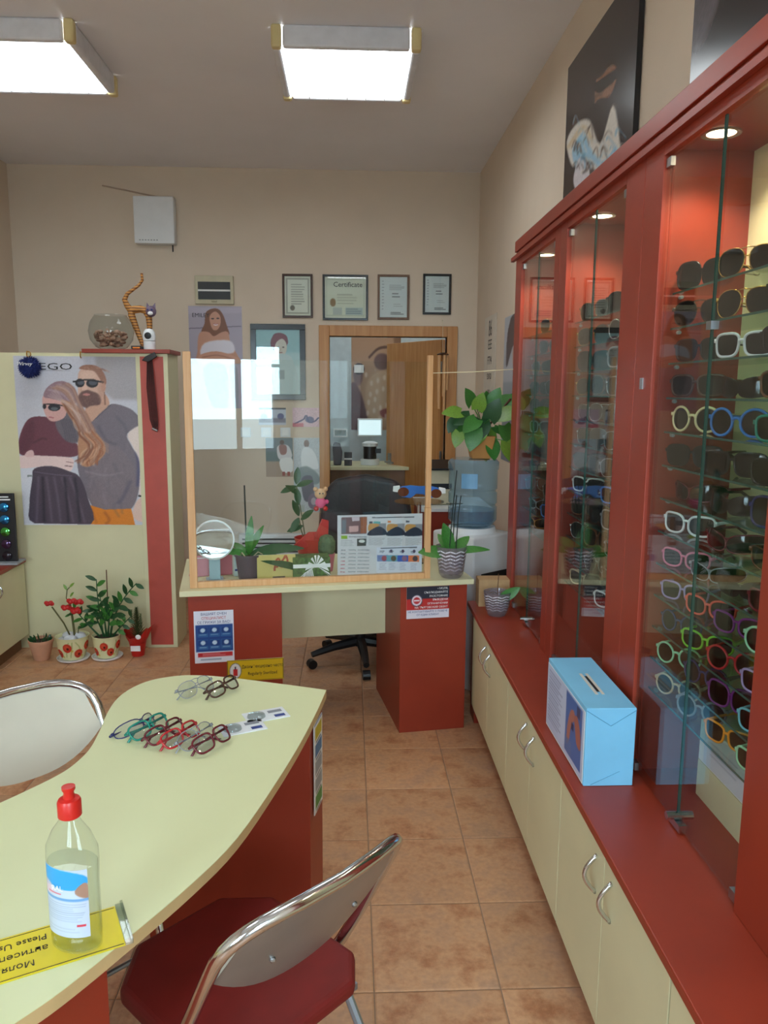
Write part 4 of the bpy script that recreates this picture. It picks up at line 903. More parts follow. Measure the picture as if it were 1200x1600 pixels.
MB().ball((hc_[0]+.002, -.042, hc_[2]-.014), (.017, .010, .012), 10, 8).build('muzzle', 'ink_white', hd_, smooth=True)
for s in (-1, 1): MB().ball((hc_[0]+s*.012, -.042, hc_[2]+.008), .006, 8, 6).build('eye', 'ink_blue', hd_)
MB().prism([(-.03, -.03), (.03, -.03), (.03, .03), (-.03, .03)], 0, .008).build('base', CATM, ct_).location = (cp_(920, 0)[0], 0, 0)
# security camera
p = at(234, 545, Y=4.93); sc_ = thing('security_camera', 'white dome-shaped security camera with black lens on the red shelf', 'camera', (p.x, 4.93, 1.894))
MB().lathe([(.034, 0), (.036, .01), (.036, .05)], 24).build('base', 'white_plastic', sc_, smooth=True); hd2 = MB().lathe([(.037, .053), (.038, .08), (.034, .105), (.022, .122), (.004, .127)], 24).build('head', 'white_plastic', sc_, smooth=True)
MB().lathe([(.021, 0), (.02, .006), (.012, .008)], 20).build('lens', 'black_plastic', hd2, smooth=True); ln = sc_.children[1].children[0]; ln.location = (0, -.034, .082); ln.rotation_euler = (PI/2+.1, 0, 0)
p = at(216, 545, Y=4.90); bt = thing('router', 'small flat black box with orange label beside the security camera', 'router', (p.x, 4.91, 1.894)); box('case', 'black_plastic', bt, -.035, .022, -.04, .05, 0, .02, .003); box('label', mat('orange_label', (240, 130, 20), .5), bt, -.025, .018, -.0406, -.0401, .004, .012)
# dark cords hung on the stripe
p = at(234, 560, Y=4.86); cd = thing('eyewear_cords', 'bundle of dark eyewear cords under a black cap on the red stripe', 'cord', (p.x, 4.86, p.z)); mat('cord_dark', (66, 26, 26), .7)
z_ = at(236, 672, Y=4.86).z-p.z
for k in range(7):
    xx = -.022+k*.0075; MB().tube([(xx*.6, -.005-.003*(k % 2), .0), (xx, -.008, z_*.4), (xx+.012, -.006, z_*.85), (xx*.5+.02, -.004, z_+.01*(k % 3))], .0032, 6).build('cord', 'cord_dark', cd)
MB().tube([(.0, -.005, z_+.01), (.03, -.005, z_-.005)], .008, 8).build('clasp', STEEL, cd)
cpv = MB().prism([(-.045, 0), (-.01, -.03), (.05, -.02), (.045, .016), (-.02, .016)], -.004, .004); o = cpv.build('cap', 'black_plastic', cd, bevel=.002); o.rotation_euler = (math.radians(60), math.radians(-25), 0); o.location = (.0, -.022, .005)
# lens sample rack on the side cabinet
p = at(20, 872, Y=4.55); rk = thing('lens_rack', 'black rack of round mirrored lenses on the low side cabinet', 'rack', (-2.19, 4.72, .596), math.radians(2))
box('board', 'black_plastic', rk, -.30, .155, .0, .02, .01, .43, .004); box('foot', 'grey_plastic', rk, -.30, .175, -.06, .08, 0, .012, .002)
mir = [mat('mirror_blue', (60, 150, 220), .08, .9), mat('mirror_dark', (44, 36, 44), .06, .4), mat('mirror_green', (90, 190, 90), .08, .9), mat('mirror_violet', (80, 60, 90), .08, .7)]
for rr_ in range(5):
    for cc in range(4):
        m_ = mir[(0 if (cc == 3 and rr_ < 2) else 2 if (cc == 3 and rr_ == 2) else 1 if (rr_+cc) % 2 else 3)]
        o = MB().lathe([(.030, 0), (.027, .007), (.015, .012), (.002, .014)], 18).build('lens', m_, rk, smooth=True); o.rotation_euler = (PI/2, 0, 0); o.location = (-.235+cc*.11, -.001, .345-rr_*.075)
o = MB().lathe([(.024, 0), (.024, .002)], 18).build('badge', mat('badge_yellow', (226, 206, 40), .5), rk); o.rotation_euler = (PI/2, 0, 0); o.location = (.03, -.0005, .40); box('label_strip', 'ink_white', rk, .065, .125, -.0008, -.0002, .405, .412); box('label_strip', 'ink_white', rk, .065, .135, -.0008, -.0002, .388, .396)
# ================================================================== PLANTS
def leaf_mb(L, W, heart=False, bend=.25, n=6):
    """a blade along +y, drooping, with a folded midrib"""
    v = []; f = []
    for i in range(n+1):
        t = i/n
        if heart: w = W/2*(math.sin(PI*min(1, (t*.86+.14))**.75))**.8*(1 if t < .99 else .02); w = max(w, .0006)
        else: w = W/2*max(.03, math.sin(PI*(t*.94+.04))**.8)
        y = L*t; z = -bend*L*t*t
        y0 = y-(.12*L if heart and i == 0 else 0)
        v += [(-w, y0, z+.12*w), (0, y, z-.05*w), (w, y0, z+.12*w)]
    for i in range(n):
        a = i*3; f += [(a, a+1, a+4, a+3), (a+1, a+2, a+5, a+4)]
    m = len(v); v += [(x, y, z-.0008) for x, y, z in v]; f += [tuple(k+m for k in q[::-1]) for q in list(f)]
    return MB().add(v, f)
LH = leaf_mb(1, .82, True, .22).mesh('leaf', True); LS = leaf_mb(1, .42, False, .12).mesh('leaf', True); LL = leaf_mb(1, .24, False, .45, 8).mesh('leaf', True)
def leaf(parent, me, m, p, d, size, twist=0.0):
    """leaf starting at p pointing along d"""
    d = Vector(d).normalized(); hint = Vector((.05, -.75, .66)); nz_ = hint-d*hint.dot(d)
    nz_ = nz_.normalized() if nz_.length > .05 else d.orthogonal().normalized()
    xx_ = d.cross(nz_); q = Matrix((xx_, d, nz_)).transposed().to_quaternion(); o = share('leaf', me, MATS[m], parent, p, (0, 0, 0), size)
    o.rotation_mode = 'QUATERNION'; from mathutils import Quaternion
    o.rotation_quaternion = q @ Quaternion((0, 1, 0), twist); return o
def pot(parent, prof, m, soil_z, soil_r, name='pot', soil='soil'):
    o = MB().lathe(prof, 28, cap=False).lathe([(.001, .004), (prof[0][0], .0)], 28, cap=False).build(name, m, parent, smooth=True)
    MB().lathe([(.001, soil_z+.004), (soil_r*.6, soil_z+.003), (soil_r, soil_z)], 20, cap=False).build('soil', soil, parent); return o
PM = mat('poppy_ceramic', (228, 224, 176), .25)
def fp(px, py): return at(px, py, Z=0)
def saucer(t, r): MB().lathe([(r*.8, 0), (r, .006), (r*1.05, .018), (r*1.0, .018), (r*.9, .008), (.001, .008)], 28, cap=False).build('saucer', 'ink_white', t, smooth=True)
# 1 small terracotta pot of dark succulent
p = fp(65, 1030); t = thing('potted_succulent', 'terracotta pot with a low dark succulent, smallest plain pot on the floor', 'potted plant', (p.x, 4.68, 0))
t.scale = (.82,)*3
pot(t, [(.055, 0), (.078, .09), (.086, .135), (.09, .135), (.09, .155), (.084, .155), (.078, .13)], 'terracotta', .135, .08)
for k in range(26):
    q = k*2.4; r = .012+.058*math.sqrt(k/26); leaf(t, LS, 'leaf_dark', (r*math.cos(q), r*math.sin(q), .137), (math.cos(q)*.5, math.sin(q)*.5, 1), .035+.015*((k*7) % 3)/2, q)
def poppy_wrap(t, prof, seed):
    cv = CV(150, 34, (228, 224, 176)); r = random.Random(seed)
    for k in range(14): x = r.uniform(0, 1); cv.line([(x, r.uniform(.6, 1)), (x+.02, .4), (x+r.uniform(-.03, .05), .05)], .01, (150, 166, 90), .8, 0)
    for k in range(9):
        x, y = (k+.5)/9+r.uniform(-.02, .02), .36+.34*(k % 2); cv.ell(x, y, .048, .24, (196, 50, 34)); cv.ell(x-.008, y-.03, .03, .14, (222, 84, 54), .9, 1); cv.ell(x+.006, y+.03, .012, .07, (70, 24, 20)); cv.ell(x+.05, y+.16, .014, .07, (206, 176, 70), .8)
    o = cv.build(t, 1.0, 1.0, name='painted_poppies', m=attr_mat(.25, 'print_gloss')); z0, z1 = prof[0][1]+.012, prof[-1][1]-.004
    zs, rs = [p[1] for p in prof], [p[0] for p in prof]
    for v in o.data.vertices:
        q = v.co.x*2*PI; z = z0+(v.co.z+.5)*(z1-z0); R_ = float(np.interp(z, zs, rs))+.0012; v.co = (R_*math.sin(q), -R_*math.cos(q), z)
    o.data.polygons.foreach_set('use_smooth', [True]*len(o.data.polygons))
# 2 poppy pot with red flowers
p = fp(112, 1032); t = thing('poppy_pot_plant', 'poppy-painted ceramic pot with red flowers on bare stems', 'potted plant', (p.x, 4.68, 0)); saucer(t, .12); t.scale = (.78, .78, .84)
pot(t, [(.085, .012), (.112, .09), (.122, .165), (.128, .18), (.122, .18), (.112, .15)], PM, .155, .11, soil=mat('cotton_wool', (214, 216, 222), .9, bump=.5, scale=30))
poppy_wrap(t, [(.085, .012), (.112, .09), (.122, .165)], 3)
for k, (x, y, z) in enumerate(((.05, .02, .17), (-.04, .03, .17), (0, -.05, .165))): MB().ball((x, y, z), (.05, .04, .03), 10, 8).build('wadding', 'cotton_wool', t, smooth=True)
def flower(t, p, s):
    o = MB(); 
    for k in range(6):
        q = k*PI/3; e = Vector((math.cos(q), math.sin(q)*.5, .35+.3*(k % 2))); o.ball(Vector(p)+e*s*.55, (s*.5, s*.35, s*.42), 8, 6)
    o.build('flower', 'petal_red', t, smooth=True)
def stem(t, pts, r=.005, m='stem'): MB().tube(pts, r, 7).build('stem', m, t, smooth=True)
stem(t, [(-.01, 0, .16), (-.06, 0, .27), (-.145, 0, .395)], .006); flower(t, (-.165, 0, .41), .038)
stem(t, [(.02, 0, .16), (.01, 0, .30), (-.005, 0, .42)], .009, 'stem'); stem(t, [(.0, 0, .40), (-.03, 0, .46), (-.02, 0, .52), (.0, 0, .54)], .004); 
for q in ((.04, 0, .36), (-.03, -.01, .38), (.02, -.02, .43), (.06, 0, .42), (.045, -.02, .355)): flower(t, q, .042)
for q, d in (((-.02, 0, .52), (-.3, 0, .5)), ((.0, 0, .54), (.4, 0, .4)), ((0, 0, .47), (.5, -.2, .6)), ((0, 0, .34), (-.6, -.2, -.2)), ((.06, 0, .26), (.5, -.3, .2)), ((.05, 0, .22), (.2, -.4, .5)), ((.07, 0, .24), (.6, 0, .5))): leaf(t, LS, 'leaf' if q[2] < .4 else 'leaf_young', q, d, .05)
stem(t, [(.04, 0, .16), (.05, 0, .22), (.07, 0, .25)], .004)
# 3 poppy pot with dark glossy plant
p = fp(167, 1028); t = thing('poppy_pot_zamia', 'poppy-painted ceramic pot with tall dark glossy leaves and a thin stake', 'potted plant', (p.x, 4.70, 0)); saucer(t, .115); t.scale = (.78, .78, .9)
pot(t, [(.078, .012), (.10, .09), (.108, .15), (.113, .165), (.107, .165), (.10, .14)], PM, .145, .10)
poppy_wrap(t, [(.078, .012), (.10, .09), (.108, .15)], 4)
MB().tube([(.02, .0, .14), (.025, 0, .62)], .004, 6).build('stake', mat('stake_brown', (96, 62, 40), .7), t)
for (x0, bx, bz, tx, tz_, sz, nl) in ((-.02, -.05, .32, -.05, .56, .085, 8), (.0, .0, .3, -.03, .44, .085, 7), (.03, .06, .36, .26, .53, .075, 9), (-.04, -.12, .22, -.24, .36, .07, 7), (.03, .06, .28, .12, .39, .08, 6), (-.01, -.05, .25, -.09, .34, .08, 6), (.04, .09, .2, .21, .30, .06, 6), (.01, .03, .26, .05, .36, .08, 6)):
    P0, P1, P2 = Vector((x0, 0, .14)), Vector((bx, -.015, bz)), Vector((tx, -.02, tz_)); pts = [P0*(1-s)**2+P1*2*s*(1-s)+P2*s*s for s in np.linspace(0, 1, 8)]
    stem(t, pts, [.009, .008, .007, .006, .005, .004, .004, .003], 'leaf_dark')
    for k in range(nl):
        s = .42+.56*k/(nl-1); c = P0*(1-s)**2+P1*2*s*(1-s)+P2*s*s; d = (P2-P1).normalized(); sd = d.cross(Vector((0, 1, 0))).normalized()*(1 if k % 2 else -1)
        leaf(t, LS, 'leaf_dark' if k % 3 else 'leaf', c, sd*.9+d*.55+Vector((0, -.35, 0)), sz*1.35*(1-.25*s), .2)
# 4 small conifer in red wrap
p = fp(217, 1022); t = thing('wrapped_conifer', 'small conifer in a red pot with red gift wrap beside the stripe column', 'potted plant', (p.x, 4.74, 0))
t.scale = (.85,)*3; mat('red_foil', (196, 36, 30), .3); pot(t, [(.045, 0), (.06, .09), (.062, .1), (.058, .1)], 'red_foil', .09, .055)
wr = MB(); vv = []; 
for k in range(24):
    q = 2*PI*k/24; r = .058; R2 = .098+.012*math.sin(3*q+1)+.008*math.sin(7*q); vv.append(((r*math.cos(q), r*math.sin(q), .10), (.08*math.cos(q), .08*math.sin(q), .14), (R2*math.cos(q), R2*math.sin(q),   .19+.035*math.cos(2*q)+.01*math.sin(7*q))))
wr.add([v for tr_ in vv for v in tr_], [((k*3+j), ((k+1) % 24)*3+j, ((k+1) % 24)*3+j+1, k*3+j+1) for k in range(24) for j in range(2)]); wr.build('gift_wrap', 'red_foil', t)
o = box('tag', 'ink_white', t, -.035, .035, -.066, -.062, .05, .09); MB().ball((.03, -.09, .165), (.02, .006, .018), 10, 8).build('paper_heart', 'ink_white', t, smooth=True)
cf = MB(); mat('conifer', (82, 96, 52), .7, var=.3, scale=40)
cf.tube([(0, 0, .09), (0, 0, .36)], [.006, .002], 6)
for k in range(260):
    z = .12+.24*(k/260); R3 = .07*(1-(z-.12)/.27)+.006; q = k*2.399; d = Vector((math.cos(q), math.sin(q), .7)); b_ = Vector((0, 0, z)); e = Vector((-math.sin(q), math.cos(q), 0))*.004; tip = b_+d.normalized()*R3*1.25; md_ = b_+d.normalized()*R3*.6
    cf.add([b_, md_+e, tip, md_-e], [(0, 1, 2, 3)])
for (x, z) in ((-.035, .33), (.03, .30)):
    for k in range(40):
        q = k*2.4; zz = z-.1+.0028*k; cf.add([(x, 0, zz), (x+.012*math.cos(q), .012*math.sin(q), zz+.012), (x+.003, .003, zz+.008)], [(0, 1, 2)])
cf.build('foliage', 'conifer', t)
# plant on the water bottle
CX, CY = at(739, 760, Y=4.3).x, 4.3
bz0 = at(739, 821, Y=4.3).z; bz1 = at(739, 716, Y=4.3).z
px_, pz_ = at(752, 710, Y=4.25).x, bz1
t = thing('heart_leaf_plant', 'green heart-leaved plant in an ochre square pot on the water bottle', 'potted plant', (px_, 4.30, pz_+.001))
mat('ochre_pot', (190, 130, 66), .55); s_ = 4.25/F
MB().add([(-.05, -.05, 0), (.05, -.05, 0), (.05, .05, 0), (-.05, .05, 0), (-.075, -.075, .125), (.075, -.075, .125), (.075, .075, .125), (-.075, .075, .125)], [(0, 3, 2, 1), (4, 5, 6, 7), (0, 1, 5, 4), (1, 2, 6, 5), (2, 3, 7, 6), (3, 0, 4, 7)]).build('pot', 'ochre_pot', t, bevel=.004)
MB().lathe([(.055, .126), (.062, .165), (.058, .165), (.054, .14)], 18, cap=False).lathe([(.001, .15), (.056, .15)], 18, cap=False).build('inner_pot', 'black_plastic', t, smooth=True).location = (-.01, 0, 0)
lv = [(720, 645, -.9, .1, .085), (712, 655, -.5, -.8, .07), (737, 632, -.2, .6, .08), (746, 640, .1, .5, .08), (727, 660, -.7, -.6, .09), (752, 655, 0, -.6, .10), (742, 670, -.2, -.8, .10), (757, 690, .1, -.9, .09), (768, 690, .2, -.9, .085), (765, 655, .2, .6, .10), (775, 640, .5, .5, .11), (780, 650, .6, .2, .11), (768, 632, .3, .8, .08), (790, 635, .5, .7, .08), (750, 665, -.3, -.7, .11), (792, 690, .2, -.8, .09), (772, 668, .6, -.4, .05), (735, 650, -.6, -.2, .09), (745, 655, -.4, -.3, .09), (760, 672, .3, -.7, .09), (788, 665, .3, -.9, .09), (718, 675, -.3, -.9, .07), (758, 640, 0, .4, .09)]
for k, (x, y, dx, dz, sz) in enumerate(lv):
    q = at(x, y, Y=4.25+.06*((k*5) % 3-1)); loc = Vector((q.x-px_, q.y-4.30, q.z-pz_-.001))
    stem(t, [(0, 0, .15), (loc.x*.35, loc.y*.5, .15+(loc.z-.15)*.6), loc], .0028, 'leaf')
    leaf(t, LH, ('leaf', 'leaf_dark', 'leaf', 'leaf_young')[k % 4 if k % 7 else 3], loc, (dx, -.3, dz), sz*1.25, 0)
stem(t, [(.02, 0, .15), (.09, -.02, .24), (.16, -.02, .33)], .006, mat('bark_red', (92, 44, 36), .7))
o = MB()
for k in range(9): o.ball((-.065+.018*math.cos(k*.7), -.09+.004*k % 3, .205+.016*math.sin(k*.7)), .009, 8, 6)
o.build('blossom', 'petal_red', t, smooth=True)

# ================================================================== WATER COOLER
t = thing('water_cooler', 'white floor-standing water cooler behind the desk end', 'water cooler', (CX, CY, 0), math.radians(38))
box('body', 'white_plastic', t, -.155, .155, -.16, .16, 0, bz0-.03, .012); box('recess', 'black_plastic', t, .1555, .158, -.11, .11, bz0-.36, bz0-.20); box('front_panel', 'grey_plastic', t, .1555, .159, -.13, .13, bz0-.19, bz0-.06, .002)
box('recess', 'black_plastic', t, -.09, .12, -.1625, -.1605, bz0-.40, bz0-.24)
MB().lathe([(.14, 0), (.13, .03), (.09, .03)], 28, (0, 0, bz0-.0305), cap=False).build('collar', 'white_plastic', t, smooth=True)
t = thing('water_bottle', 'large blue-tinted plastic water bottle upended on the cooler', 'bottle', (CX, CY, bz0))
H_ = bz1-bz0; glass('bottle_blue', (214, 232, 240), ior=1.45, body=.2, body_rgb=(176, 204, 220)); R_ = .137
prof = [(.05, -.0), (.115, .012), (R_, .04), (R_, .11), (R_-.008, .118), (R_-.008, .128), (R_, .136), (R_, .19), (R_-.008, .198), (R_-.008, .208), (R_, .216), (R_, H_-.065), (R_+.006, H_-.055), (R_+.006, H_-.02), (R_-.01, H_-.002), (.02, H_)]
MB().lathe(prof, 36, cap=True).build('shell', 'bottle_blue', t, smooth=True)
MB().lathe([(.04, .012), (.11, .02), (R_-.012, .045), (R_-.012, .095), (.002, .0955)], 28, cap=True).build('water', glass('water_blue', (190, 220, 236), ior=1.33, body=.12, body_rgb=(70, 140, 190)), t, smooth=True)
a0, a1 = -2.2, -1.55; n_ = 6
lb = MB(); 
for k in range(n_+1):
    q = a0+(a1-a0)*k/n_; lb.v += [(math.cos(q)*(R_+.002), math.sin(q)*(R_+.002), .225), (math.cos(q)*(R_+.002), math.sin(q)*(R_+.002), H_-.075)]
lb.f = [(2*k, 2*k+2, 2*k+3, 2*k+1) for k in range(n_)]; lb.build('label', mat('label_blue', (112, 160, 196), .4), t)
# red cabinet, printer and bits behind the cooler
t = thing('red_side_cabinet', 'low red cabinet with white top behind the water cooler', 'cabinet', (.80, 5.75, 0)); box('body', RED, t, -.30, .22, -.3, .3, 0, .80); box('top', 'white_plastic', t, -.31, .222, -.31, .31, .801, .825, .003)
t = thing('label_printer', 'cream and black desktop device beside the door frame', 'printer', (.66, 5.7, .826)); box('body', 'beige_plastic', t, -.10, .10, -.1, .12, 0, .27, .02); o = MB().box(-.085, .085, -.13, .1, .0, .016).build('lid', 'black_plastic', t, bevel=.004); o.location = (0, 0, .285); o.rotation_euler = (math.radians(12), 0, 0); box('slot', 'black_plastic', t, -.08, .08, -.102, -.1, .12, .16)
# glass pot on the counter end and the tall one on the desk
def herring(t, r0, r1, h, n=18, rows=6):
    m = mat('cut_glass_white', (226, 222, 230), .15); o = MB()
    for k in range(n):
        q0 = 2*PI*k/n
        for j in range(rows):
            z0 = h*(.25+.68*j/rows); z1 = z0+h*.075
            def P(q, z): rr_ = r0+(r1-r0)*z/h+.0015; return (rr_*math.cos(q), rr_*math.sin(q), z)
            dq = 2*PI/n*.92; a_, b_ = (z0+h*.05, z0) if k % 2 else (z0, z0+h*.05)
            o.add([P(q0, a_), P(q0+dq, b_), P(q0+dq, b_+h*.04), P(q0, a_+h*.04)], [(0, 1, 2, 3)])
    x = o.build('cut_pattern', m, t); x['kind'] = 'stuff'
glass('pot_glass', (222, 218, 222), body=.22, body_rgb=(190, 180, 188))
p = at(775, 955, Z=ZT); gp = thing('glass_flower_pot', 'ribbed clear glass flower pot with one green leaf on the red counter', 'potted plant', (.70, 3.57, ZT))
MB().lathe([(.042, 0), (.055, .03), (.066, .115), (.064, .115), (.05, .03), (.001, .006)], 28, cap=False).build('pot', 'pot_glass', gp, smooth=True); herring(gp, .048, .066, .115)
MB().lathe([(.001, .06), (.05, .058)], 16, cap=False).build('soil', 'soil', gp); leaf(gp, LS, 'leaf', (.0, -.01, .07), (.85, -.3, .62), .125, .5); MB().tube([(0, 0, .06), (.003, 0, .2)], .002, 6).build('stake', 'stake_brown', gp)
t = thing('cardboard_box', 'small tan carton behind the glass pot on the counter end', 'box', (.72, 3.755, ZT), 0); box('carton', mat('cardboard', (190, 152, 108), .8), t, -.085, .075, -.045, .05, 0, .135)
p = at(705, 902, Z=dkz); gx = thing('glass_orchid_pot', 'ribbed glass pot with orchid leaves and dark stakes on the desk corner', 'potted plant', (p.x, p.y+.01, dkz))
MB().lathe([(.045, 0), (.06, .02), (.076, .155), (.073, .155), (.056, .025), (.001, .006)], 28, cap=False).build('pot', 'pot_glass', gx, smooth=True); herring(gx, .055, .076, .155)
MB().lathe([(.001, .12), (.066, .115)], 16, cap=False).build('soil', 'soil', gx)
for d, sz, tw in (((-.8, -.3, .12), .17, 0), ((-.25, -.1, 1), .15, 0), ((.9, -.35, .35), .17, 0), ((.6, .3, .5), .13, 0), ((-.4, .4, .6), .12, 0)): leaf(gx, LL if d[0] > .8 else LS, 'leaf', (0, 0, .12), d, sz, tw)
for x, y, dx in ((-.012, .0, .03), (.006, .01, .015), (.02, -.005, .02)): MB().tube([(x, y, .11), (x+dx*.4, y, .3), (x+dx, y, .52-.12*(x > 0))], .0028, 6).build('stake', mat('stake_dark', (30, 40, 36), .6), gx)
for z in (.26, .36): MB().tube([(-.03, 0, z), (.05, 0, z)], .0018, 5).build('stake_tie', 'stake_dark', gx)

# ================================================================== THINGS ON THE DESK
p = dk(.155, .17, dkz); mr = thing('vanity_mirror', 'round cosmetic mirror on a pale blue stand inside the screen', 'mirror', p, DA+.05)
box('stand', mat('pale_blue', (172, 196, 204), .4), mr, -.026, .026, -.006, .016, .0, .14, .003); box('foot', 'pale_blue', mr, -.04, .04, -.02, .06, 0, .01, .003)
o = MB().lathe([(.094, 0), (.094, .012), (.088, .014), (.086, .012)], 36).build('rim', 'ink_white', mr, smooth=True); o.location = (0, -.0, .20); o.rotation_euler = (PI/2-.05, 0, 0)
o2 = MB().lathe([(.0865, .0), (.0865, .0016)], 36).build('mirror_glass', mat('mirror', (235, 235, 240), .02, 1, var=0), mr); o2.location = (0, -.0138, .2008); o2.rotation_euler = (PI/2-.05, 0, 0)
# pouches behind the mirror
for x, y, w, h, c, lab in ((.10, .30, .07, .10, (214, 150, 160), 'pink cosmetic pouch behind the mirror stand'), (.20, .31, .06, .12, (206, 120, 130), 'rose striped pouch between mirror and orchid'), (.265, .28, .05, .13, (214, 222, 214), 'white lens-solution carton beside the orchid pot')):
    t = thing('pouch' if w > .055 else 'carton', lab, 'pouch' if w > .055 else 'carton', dk(x, y, dkz), DA+.2)
    if w > .055: MB().add([(-w, -.02, 0), (w, -.02, 0), (w, .02, 0), (-w, .02, 0), (-w*.55, -.004, h), (w*.75, -.004, h), (w*.75, .004, h), (-w*.55, .004, h)], [(0, 3, 2, 1), (4, 5, 6, 7), (0, 1, 5, 4), (1, 2, 6, 5), (2, 3, 7, 6), (3, 0, 4, 7)]).build('bag', mat('pouch_%d' % c[1], c, .6), t, bevel=.006); box('zip', 'ink_white', t, -w*.5, w*.7, -.0065, -.0045, h*.86, h*.9)
    else: box('carton_body', mat('pouch_%d' % c[1], c, .6), t, -w/2, w/2, -.02, .02, 0, h, .001); box('label', 'ink_blue', t, -w/2+.004, w/2-.004, -.021, -.0203, h*.2, h*.27)
p = dk(.315, .19, dkz); og = thing('orchid_plant', 'orchid leaves with a tall dark stick in a grey plastic pot', 'potted plant', p)
pot(og, [(.05, 0), (.064, .115), (.07, .115), (.07, .125), (.062, .125), (.06, .11)], mat('pot_grey', (104, 92, 98), .3), .115, .058)
for d, sz in (((.9, -.2, .35), .24), ((.8, -.3, .0), .25), ((-.8, -.2, .3), .15), ((.1, -.5, 1.2), .17), ((.3, .1, .8), .15), ((-.5, .3, .4), .14)): leaf(og, LL, 'leaf_dark' if d[0] > .5 else 'leaf', (0, -.01, .12), d, sz)
MB().tube([(-.01, 0, .1), (-.015, 0, .45)], .004, 6).build('stake', 'stake_dark', og)
for k in range(5): q = k*1.3; MB().tube([(.05*math.cos(q), .05*math.sin(q), .118), (.062*math.cos(q+.4), .062*math.sin(q+.4), .14), (.074*math.cos(q+.7), .074*math.sin(q+.7), .125)], .003, 6).build('root', mat('root', (176, 160, 130), .7), og)
cv = CV(50, 40, (216, 196, 120)); cv.line([(.45, .62), (.48, .3), (.55, .15), (.6, .3)], .05, (170, 50, 20)); cv.line([(.5, .5), (.68, .2), (.74, .05), (.78, .3), (.62, .5)], .05, (170, 50, 20)); cv.rect(.4, .84, .72, 1, (60, 52, 60))
sheet('display_card', 'small yellow card with a red glasses drawing inside the screen', 'card', dk(.44, .14, dkz+.063), .18, .125, cv, rz=DA, th=.004, tilt=0)
# gift box with bow
t = thing('gift_box', 'green patterned gift box tied with white ribbon', 'gift box', dk(.605, .15, dkz), DA)
box('carton', mat('green_wrap', (70, 104, 48), .6, var=.6, scale=70), t, -.088, .088, -.04, .06, 0, .11, .002); box('ribbon', 'ink_white', t, -.0885, .0885, -.042, -.0405, .062, .08)
bw = MB()
for k in range(13): q = PI*k/12; bw.add([(.02, -.045, .072), (.02+.07*math.cos(q), -.055, .07+.055*math.sin(q*2-1.5)), (.02+.066*math.cos(q+.15), -.053, .072+.055*math.sin(q*2-1.2))], [(0, 1, 2)])
for k in range(8): bw.add([(.0, -.046, .066), (-.08+k*.012, -.048, .002), (-.072+k*.012, -.047, .002)], [(0, 1, 2)])
bw.build('bow', 'ink_white', t)
t = thing('gift_plant', 'dark-leaved plant in red wrapping with a bear ornament behind the gift box', 'potted plant', dk(.63, .37, dkz), DA)
pot(t, [(.045, 0), (.07, .10), (.085, .16), (.08, .16), (.065, .11)], 'red_foil', .10, .06)
for pts, lvs in ((((-.02, 0, .1), (-.05, 0, .3), (-.07, 0, .42)), ((-.07, 0, .42, -.8, -.1, -.25), (-.07, 0, .42, .7, -.2, .3), (-.07, 0, .41, .1, -.3, -.9), (-.06, 0, .38, -.6, -.3, .5), (-.07, 0, .43, .1, 0, 1))), (((-.02, 0, .1), (-.05, 0, .2), (-.06, 0, .26)), ((-.06, 0, .26, -.4, -.3, -.6), (-.05, 0, .25, .5, -.3, .5), (-.06, 0, .27, -.3, 0, .9), (-.04, 0, .22, -.8, -.2, -.2)))):
    stem(t, pts, .003, 'stem')
    for q in lvs: leaf(t, LS, 'leaf_dark', q[:3], q[3:], .085)
MB().slab([(-.02, .14), (.02, .19), (.05, .26), (.085, .25), (.08, .15)], -.05, -.04).build('wrap_peak', 'red_foil', t, bevel=.003); MB().slab([(-.10, .13), (-.02, .2), (.02, .2), (.0, .14), (-.04, .12)], -.075, -.068).build('wrap_peak', 'red_foil', t, bevel=.003)
MB().tube([(.03, -.02, .1), (.045, -.03, .31)], .003, 6).build('pick_stick', 'stake_brown', t)
br = MB(); mat('bear_tan', (214, 168, 128), .8); br.ball((.045, -.04, .385), (.03, .024, .027), 12, 9).ball((.02, -.04, .408), .012, 8, 6).ball((.07, -.04, .408), .012, 8, 6)
bo = br.build('bear_ornament', 'bear_tan', t, smooth=True); MB().ball((.045, -.04, .34), (.027, .02, .028), 10, 8).ball((.074, -.045, .345), .012, 8, 6).build('bear_shirt', mat('pink_cloth', (230, 90, 140), .8), bo, smooth=True)
for x in (.022, .068): MB().ball((x, -.05, .312), .013, 8, 6).build('bear_foot', 'petal_red', bo, smooth=True)
for x in (.038, .054): MB().ball((x, -.064, .389), .004, 6, 5).build('bear_eye', 'black_plastic', bo)
t = thing('small_cactus', 'tiny round cactus in a pink pot beside the price sheet', 'cactus', dk(.70, .30, dkz)); MB().lathe([(.03, 0), (.042, .09), (.038, .09)], 18, cap=False).build('pot', mat('pink_pot', (206, 110, 130), .5), t, smooth=True); MB().lathe([(.036, .085), (.044, .11), (.044, .15), (.03, .175), (.004, .185)], 12).build('cactus_body', mat('cactus', (84, 104, 74), .7, var=.3, scale=60), t)
